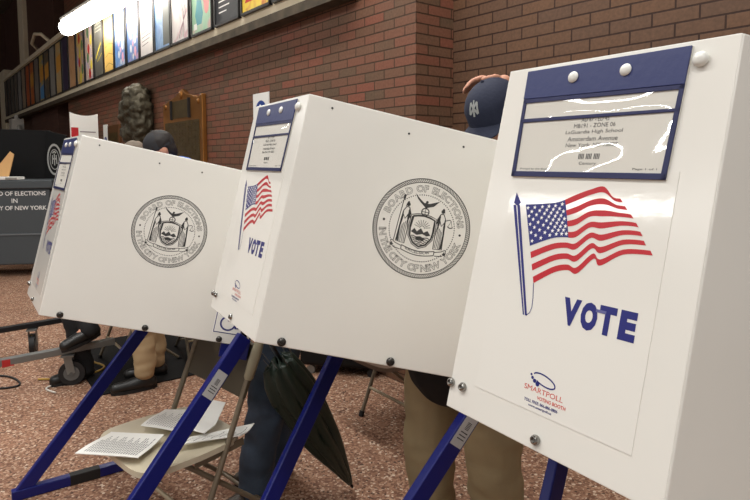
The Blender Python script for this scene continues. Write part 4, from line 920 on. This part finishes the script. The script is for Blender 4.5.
def person(loc, rz, label, top, pants, shoes, J=None, cap=None, hair=None, look=(1, 0, -0.1), voxel=0.013, girth=1.0, hem=0.80, toes=None, handdir=None, hemdrop=0.0, sleeves=True, collar=None, hood=None):
    j = {k: Vector(v) for k, v in BASEJ.items()}
    for k, v in (J or {}).items(): j[k] = Vector(v)
    t = empty('person', loc, rz, label, 'person'); g = girth
    look = Vector(look).normalized(); side = Vector((0, 0, 1)).cross(look).normalized(); upv = look.cross(side)
    rot = Matrix((look, side, upv)).transposed()
    H = j['head']
    # body
    m = MB()
    chain(m, [(j['pel'], 0.13 * g), (j['waist'], 0.115 * g), (j['chest'], 0.13 * g), (j['neck'] - (j['neck'] - j['chest']) * 0.25, 0.075)])
    capsule(m, j['neck'], 0.056, H - upv * 0.03, 0.06)
    m.ball(H + upv * 0.015, (0.098, 0.077, 0.105), rot=rot); m.ball(H + look * 0.03 - upv * 0.065, (0.062, 0.056, 0.05), rot=rot); m.ball(H + look * 0.098 - upv * 0.012, (0.018, 0.013, 0.024), rot=rot); m.ball(H + look * 0.085 + upv * 0.028, (0.014, 0.05, 0.010), rot=rot)
    m.ball(H + look * 0.086 - upv * 0.055, (0.012, 0.024, 0.007), rot=rot)
    for s in (-1, 1): m.ball(H + side * 0.080 * s - look * 0.005 - upv * 0.005, (0.020, 0.010, 0.032), rot=rot)
    for s in 'lr':
        chain(m, [(j['chest'] + Vector((0, 0, 0.06)), 0.09), (j['s' + s], 0.065), (j['e' + s], 0.043), (j['w' + s], 0.028)])
        dv = (j['w' + s] - j['e' + s]).normalized(); pn = Vector((0, 0, -1))
        if handdir and s in handdir: dv, pn, cu = handdir[s]
        else: cu = 0.5
        hand(m, j['w' + s] + Vector(dv) * 0.01, dv, pn, cu)
        chain(m, [(j['pel'], 0.12 * g), (j['h' + s], 0.092 * g), (j['k' + s], 0.058), (j['a' + s], 0.04)])
        tv = (toes or {}).get(s, Vector((0.17, 0.015 * (1 if s == 'l' else -1), -0.045)))
        capsule(m, j['a' + s], 0.034, j['a' + s] + Vector(tv) * 0.45 - Vector((0, 0, 0.025)), 0.018)
    remesh_object('body', m, SKIN, voxel, t, smooth_it=3)
    # eyes
    for s in (-1, 1):
        m = MB(); m.ball(H + look * 0.086 + side * 0.031 * s + upv * 0.012, 0.011, 10, 7); m.build('eye', M('eye', (40, 32, 28), 0.2), t, smooth=80)
    # trousers
    m = MB(); chain(m, [(j['pel'] + Vector((0, 0, 0.02)), 0.148 * g), (j['pel'], 0.148 * g)])
    for s in 'lr':
        sk = j['a' + s] + (j['a' + s] - j['k' + s]).normalized() * (hemdrop - 0.03)
        chain(m, [(j['pel'], 0.135 * g), (j['h' + s], 0.108 * g), (j['k' + s], 0.084 * g), (sk, 0.068 * g)])
    remesh_object('trousers', m, pants, 0.014, t, disp=folds(0.012, 11), smooth_it=3)
    # top
    m = MB()
    hp = j['waist'] + (j['pel'] - j['waist']).normalized() * hem * 0.17
    chain(m, [(hp, 0.157 * g), (j['waist'], 0.145 * g), (j['chest'], 0.152 * g), (j['chest'] + (j['neck'] - j['chest']) * 0.62, 0.095)])
    capsule(m, j['neck'] - (j['neck'] - j['chest']) * 0.2, 0.072, j['neck'] - (j['neck'] - j['chest']) * 0.05, 0.07)
    for s in 'lr':
        chain(m, [(j['chest'] + Vector((0, 0, 0.05)), 0.11), (j['s' + s], 0.084), (j['e' + s], 0.062), (j['e' + s] + (j['w' + s] - j['e' + s]) * 0.9, 0.046)])
    remesh_object('jacket', m, top, 0.013, t, disp=folds(0.010, 9), smooth_it=3)
    if hood:
        m = MB(); m.ball(j['neck'] + Vector((-0.12, 0.02, 0.055)), (0.085, 0.13, 0.055)); m.ball(j['neck'] + Vector((-0.06, 0.09, 0.02)), (0.08, 0.06, 0.05)); m.ball(j['neck'] + Vector((-0.06, -0.09, 0.02)), (0.08, 0.06, 0.05)); remesh_object('hood', m, hood, 0.012, t, disp=folds(0.008, 14))
    if collar:
        m = MB(); m.tube([j['neck'] + Vector((0.075 * math.cos(R(a)), 0.075 * math.sin(R(a)), -0.01 + 0.012 * math.sin(R(a * 2)))) for a in range(0, 361, 20)], 0.020, 8); m.build('collar', collar, t, smooth=80)
    # shoes
    for s in 'lr':
        a = j['a' + s]; tv = Vector((toes or {}).get(s, Vector((0.17, 0.015 * (1 if s == 'l' else -1), -0.045)))); td = Vector((tv.x, tv.y, 0)).normalized() if not (toes and s in toes) else tv.normalized()
        dn = Vector((0, 0, 1)) if not (toes and s in toes) else td.cross(Vector((0, 0, 1)).cross(td)).normalized()
        zb = a - dn * 0.05
        m = MB(); capsule(m, zb - td * 0.035, 0.042, zb + td * 0.06, 0.046); capsule(m, zb + td * 0.06 - dn * 0.003, 0.046, zb + td * 0.185 - dn * 0.012, 0.036); capsule(m, a + dn * 0.02, 0.044, zb, 0.044)
        so = remesh_object('shoe', m, shoes, 0.010, t, smooth_it=3)
        m = MB(); sdv = dn.cross(td); pts = []
        for k in range(20):
            an = 2 * math.pi * k / 20; pts.append((0.07 + 0.145 * math.cos(an), (0.040 + 0.010 * math.cos(an)) * math.sin(an)))
        m.prism(pts, zb - dn * 0.045, td, sdv, dn, -0.004, 0.016); m.build('sole', BLACKRUB, so)
    if hair:
        m = MB(); m.ball(H + upv * 0.045 - look * 0.012, (0.103, 0.089, 0.092), rot=rot); m.ball(H - look * 0.05 - upv * 0.01, (0.06, 0.075, 0.08), rot=rot)
        remesh_object('hair', m, hair, 0.012, t, disp=folds(0.006, 30), smooth_it=2)
    if cap:
        m = MB(); cm_, emblem = cap[:2]; kc = cap[2] if len(cap) > 2 else 1.0; C0 = H + upv * 0.045 - look * 0.008
        vs = []; n = 24; rg = 7
        for i in range(rg + 1):
            th = R(90) * i / rg
            for k in range(n):
                ph = 2 * math.pi * k / n; v = Vector((0.112 * math.sin(th) * math.cos(ph), 0.092 * math.sin(th) * math.sin(ph), 0.098 * math.cos(th) - (0.03 if i == rg else 0)))
                vs.append(C0 + rot @ (v * kc))
        m.add(vs, [(i * n + k, (i + 1) * n + k, (i + 1) * n + (k + 1) % n, i * n + (k + 1) % n) for i in range(rg) for k in range(n)]); m.ball(C0 + upv * 0.098 * kc, 0.007, 8, 6)
        cp = m.build('cap', cm_, t, smooth=80)
        m = MB(); vs = []
        for th in (0, 0.004):
            for i in range(13):
                a = R(-62 + 124 * i / 12)
                for r_ in (0.0, 1.0):
                    x = 0.112 * math.cos(a) * (1 - r_) + r_ * (0.06 + 0.125 * math.cos(a)); y = 0.092 * math.sin(a) * (1 + 0.0 * r_); zz = -0.022 - r_ * 0.022 * math.cos(a) - 0.02 * (y / 0.09) ** 2 + th
                    vs.append(C0 + rot @ (Vector((x, y, zz)) * kc))
        fs = [(2 * i, 2 * i + 2, 2 * i + 3, 2 * i + 1) for i in range(12)]; fs += [tuple(26 + q for q in f)[::-1] for f in fs]; fs += [(2 * i + 1, 2 * i + 3, 26 + 2 * i + 3, 26 + 2 * i + 1) for i in range(12)]
        m.add(vs, fs); m.build('cap_brim', cm_, cp, smooth=60)
        if emblem:
            m = MB(); 
            for E in emblem[1]:
                pts = [(math.cos(R(a)), math.sin(R(a))) for a in range(0, 360, 30)]
                vs = []
                for (uu, vv) in E:
                    ph = uu / 0.11; th = R(90) - vv / 0.1
                    v = Vector((0.1135 * math.sin(th) * math.cos(ph), 0.0935 * math.sin(th) * math.sin(ph), 0.0995 * math.cos(th))); vs.append(C0 + rot @ (v * kc))
                m.add(vs, [tuple(range(len(vs)))])
            m.build('cap_emblem', emblem[0], cp)
    return t

def star(cx, cy, r1, r2, n=5): return [(cx + (r1 if k % 2 == 0 else r2) * math.cos(R(90 + 180 * k / n)), cy + (r1 if k % 2 == 0 else r2) * math.sin(R(90 + 180 * k / n))) for k in range(2 * n)]
def strokes(ps, w): 
    out = []
    for a, b_ in ps:
        vs, fs = ribbon([a, ((a[0] + b_[0]) / 2, (a[1] + b_[1]) / 2), b_], w)
        out += [[vs[i] for i in f] for f in fs]
    return out
DENIM = M('dark blue denim', (62, 76, 94), 0.8, bump=0.15, bscale=150, var=0.3, vscale=9)
KHAKI = M('khaki cotton', (162, 146, 112), 0.8, bump=0.1, bscale=120, var=0.1, vscale=8)
TANP = M('tan trousers', (176, 152, 116), 0.8)
NAVY = M('navy cloth', (28, 34, 56), 0.8, bump=0.15, bscale=90)
BLACKC = M('black cloth', (20, 20, 22), 0.85)
SHOE = M('black leather shoe', (26, 25, 24), 0.4)
SHOEB = M('brown leather shoe', (60, 48, 38), 0.5)
# voter at the middle booth: head bowed, hand raised to the cap
person((0.31, 2.11, 0), math.atan2(-0.50, -0.865), 'person in navy cap, black top and khaki trousers at the middle booth, hand on cap', BLACKC, KHAKI, SHOE,
       J=dict(pel=(0.0, 0, 0.90), waist=(-0.03, 0, 1.06), chest=(-0.09, 0.01, 1.29), neck=(-0.12, 0.02, 1.49), head=(-0.115, 0.045, 1.665), sl=(-0.09, 0.20, 1.42), sr=(-0.10, -0.18, 1.42),
              er=(-0.34, -0.22, 1.58), wr=(-0.205, -0.015, 1.806), el=(0.12, 0.24, 1.18), wl=(0.34, 0.14, 1.12), hl=(-0.02, 0.115, 0.88), hr=(0.02, -0.11, 0.88), kl=(-0.03, 0.15, 0.48), kr=(0.05, -0.13, 0.48), al=(-0.07, 0.16, 0.09), ar=(0.02, -0.14, 0.09)),
       cap=(NAVY, (M('emblem grey', (150, 152, 150), 0.6), strokes([((0.012 + x1, 0.052 + y1), (0.012 + x2, 0.052 + y2)) for x1, y1, x2, y2 in ((-0.02, -0.02, 0.02, 0.02), (-0.02, 0.02, 0.02, -0.02), (0, -0.028, 0, 0.028), (-0.02, -0.02, -0.02, 0.02), (0.02, -0.02, 0.02, 0.02))], 0.009))),
       look=(0.85, 0.12, -0.58), voxel=0.007, girth=1.2, hem=1.5, handdir={'r': (Vector((0.82, -0.45, 0.02)), Vector((-0.15, 0.45, -1)), 0.8)})
# voter at the left booth in jeans
person((-0.42, 2.69, 0), math.atan2(-0.58, -0.82), 'person in dark jeans and dark jacket standing at the left booth behind the umbrella', M('charcoal jacket', (50, 52, 58), 0.8), DENIM, SHOEB,
       J=dict(head=(0.0, 0, 1.52), neck=(-0.01, 0, 1.37), chest=(-0.01, 0, 1.22), sl=(0.0, 0.18, 1.32), sr=(0.0, -0.18, 1.32), el=(0.02, 0.24, 1.06), er=(0.02, -0.24, 1.06), wl=(0.22, 0.16, 1.0), wr=(0.22, -0.16, 1.0), kl=(0.13, 0.09, 0.49), kr=(0.0, -0.11, 0.49), al=(0.20, 0.08, 0.09), ar=(0.0, -0.10, 0.09)), hemdrop=0.05, hair=M('brown hair', (58, 44, 36), 0.7), girth=1.05)
# capped person farther back
person((-1.53, 3.98, 0), R(205), 'person in dark cap, blue jacket and tan trousers standing on the black mat', M('blue jacket', (38, 88, 170), 0.6), TANP, SHOE,
       J=dict(head=(-0.09, 0.0, 1.59), neck=(-0.10, 0, 1.44), chest=(-0.05, 0, 1.29), sl=(-0.09, 0.18, 1.41), sr=(-0.09, -0.18, 1.41), hl=(0, 0.09, 0.90), hr=(0, -0.09, 0.90), kl=(0.06, 0.10, 0.50), kr=(0.0, -0.10, 0.50), al=(0.06, 0.11, 0.10), ar=(-0.03, -0.11, 0.10)), cap=(M('dark grey cap', (36, 36, 40), 0.8), (M('emblem red', (190, 60, 60), 0.6), [star(-0.02, 0.035, 0.020, 0.010)]), 0.92), hair=M('dark hair', (34, 28, 26), 0.7), look=(0.9, 0.1, -0.4), hood=M('blue jacket', (38, 88, 170), 0.6))
# grey-haired person behind
person((-2.23, 5.60, 0), R(215), 'grey-haired person in dark coat behind the capped person, mostly hidden by the left booth', M('dark coat', (40, 38, 38), 0.8), BLACKC, SHOE, J=dict(head=(0.04, 0, 1.575), neck=(0.015, 0, 1.42)), hair=M('grey hair', (120, 108, 96), 0.8))
# seated person in black, one leg crossed
person((-1.80, 4.38, 0), math.atan2(-0.62, -0.78), 'person in black seated on a folding chair behind the left booth, one foot raised', BLACKC, BLACKC, SHOE,
       J=dict(pel=(-0.02, 0, 0.56), waist=(-0.05, 0, 0.70), chest=(-0.06, 0, 0.92), neck=(-0.05, 0, 1.08), head=(-0.02, 0, 1.23), sl=(-0.06, 0.18, 1.02), sr=(-0.06, -0.18, 1.02), el=(-0.02, 0.24, 0.76), er=(-0.02, -0.24, 0.76), wl=(0.20, 0.16, 0.68), wr=(0.20, -0.16, 0.68),
              hl=(0.02, 0.09, 0.55), hr=(0.02, -0.09, 0.55), kl=(0.44, 0.10, 0.52), kr=(0.42, -0.06, 0.60), al=(0.40, 0.11, 0.10), ar=(0.38, 0.22, 0.40)), toes={'r': Vector((0.16, 0.06, -0.03))}, hemdrop=0.05, hair=M('dark hair', (34, 28, 26), 0.7))

# ------------------------------------------------------------------ floor things
m = MB(); m.prism([(-1.80, 3.73), (-1.02, 4.30), (-1.75, 5.35), (-2.55, 4.75)], (0, 0, 0), (1, 0, 0), (0, 1, 0), (0, 0, 1), 0.0, 0.010)
o = m.build('floor_mat', M('black rubber mat', (21, 20, 20), 0.8, spec=0.2, var=0.35, vscale=70), None, bevel=0.003); tag(o, 'black rubber floor mat under the people behind the left booth', 'mat')
t = empty('equipment_case', (-0.22, 4.22, 0), R(-12), 'black wheeled case on the floor seen below the middle booth', 'case')
m = MB(); m.bx(-0.30, 0.30, -0.16, 0.16, 0.06, 0.52); m.build('case_body', BLACKPL, t, bevel=0.03)
for x in (-0.22, 0.22):
    for y in (-0.12, 0.12):
        m = MB(); m.tube([(x, y - 0.015, 0.03), (x, y + 0.015, 0.03)], 0.03, 12); m.tube([(x, y, 0.03), (x, y, 0.07)], 0.012, 8); m.build('caster', STEEL if y < 0 and x < 0 else BLACKRUB, t)
m = MB(); m.tube([(-0.1, -0.165, 0.36), (-0.1, -0.20, 0.36), (0.1, -0.20, 0.36), (0.1, -0.165, 0.36)], 0.012, 8); m.build('case_handle', BLACKRUB, t)
# wheeled cart frame at the left
t = empty('cart_frame', (-2.7, 4.0, 0), 0, 'low grey wheeled cart frame on the floor at the left edge under the left booth', 'cart')
def c(p): return Vector(p) - Vector((-2.7, 4.0, 0))
m = MB(); m.bar(c((-2.86, 3.33, 0.235)), c((-1.86, 4.13, 0.245)), 0.05, 0.045, (0.62, -0.78, 0)); ra = m.build('rail', STEEL, t, bevel=0.004)
m = MB(); m.bar(c((-2.394, 3.70, 0.235)), c((-2.345, 3.745, 0.235)), 0.052, 0.047, (0.62, -0.78, 0)); m.build('red_tape', M('red tape', (176, 40, 40), 0.5), ra)
m = MB(); m.bar(c((-3.45, 3.90, 0.24)), c((-2.48, 4.77, 0.24)), 0.05, 0.040, (0.62, -0.78, 0)); m.build('rail', M('black steel', (40, 40, 42), 0.4, metal=0.5), t, bevel=0.004)
m = MB(); m.bar(c((-2.70, 3.45, 0.235)), c((-3.35, 4.0, 0.235)), 0.05, 0.04, (0.62, 0.5, 0)); m.build('cross_bar', STEEL, t, bevel=0.004)
for (x, y, dx, dy) in ((-2.07, 3.94, 0.95, 0.3), (-2.70, 4.58, -0.35, 1.0), (-2.75, 3.42, 0.7, -0.5), (-3.35, 4.0, 0.5, 0.6)):
    u_ = Vector((dx, dy, 0)).normalized(); sd_ = Vector((-u_.y, u_.x, 0))
    m = MB(); p = c((x, y, 0.085)); m.tube([p - sd_ * 0.018, p + sd_ * 0.018], 0.083, 22); wv = m.build('caster_wheel', BLACKRUB, t, smooth=40)
    m = MB(); m.tube([p - sd_ * 0.021, p + sd_ * 0.021], 0.05, 18); m.tube([p - sd_ * 0.03, p + sd_ * 0.03], 0.012, 10); m.build('wheel_hub', M('caster grey', (92, 92, 90), 0.5), wv, smooth=40)
    m = MB()
    for s_ in (-1, 1): m.bar(p + sd_ * 0.027 * s_, p + sd_ * 0.027 * s_ + Vector((0, 0, 0.115)) - u_ * 0.02, 0.05, 0.004, u_)
    m.box(p + Vector((0, 0, 0.115)) - u_ * 0.02, u_, sd_, (0, 0, 1), -0.04, 0.04, -0.035, 0.035, 0, 0.012); m.build('caster_fork', STEEL, wv)
def cord(name, pts, r, mat, label):
    P = []
    for k in range(41):
        t_ = k / 40; n = len(pts) - 1; x = min(t_ * n, n - 1e-6); i = int(x); f = x - i
        p = [Vector(pts[max(i - 1, 0)]), Vector(pts[i]), Vector(pts[i + 1]), Vector(pts[min(i + 2, n)])]
        P.append(0.5 * (2 * p[1] + (p[2] - p[0]) * f + (2 * p[0] - 5 * p[1] + 4 * p[2] - p[3]) * f * f + (3 * p[1] - p[0] - 3 * p[2] + p[3]) * f ** 3))
    m = MB(); m.tube(P, r, 8); o = m.build(name, mat, None, smooth=60); tag(o, label, 'cable'); return o
cord('yellow_cable', [(-2.30, 4.58, 0.22), (-2.22, 4.45, 0.10), (-2.12, 4.30, 0.05), (-1.98, 4.22, 0.02), (-2.1, 4.05, 0.008), (-2.35, 4.02, 0.008)], 0.007, M('yellow cord', (176, 140, 60), 0.5), 'yellow cord hanging from the cart rail to the floor at the left')
cord('white_cable', [(-2.24, 4.05, 0.008), (-2.18, 3.95, 0.01), (-2.20, 3.85, 0.008), (-2.10, 3.78, 0.008)], 0.006, M('white cord', (206, 200, 190), 0.5), 'short white cord curling on the floor by the near cart wheel')
cord('black_cable', [(-2.75, 4.0, 0.008), (-2.55, 3.86, 0.008), (-2.42, 3.92, 0.008), (-2.6, 4.08, 0.008), (-2.9, 4.1, 0.008)], 0.007, BLACKRUB, 'black cord looped on the floor between the cart rails')
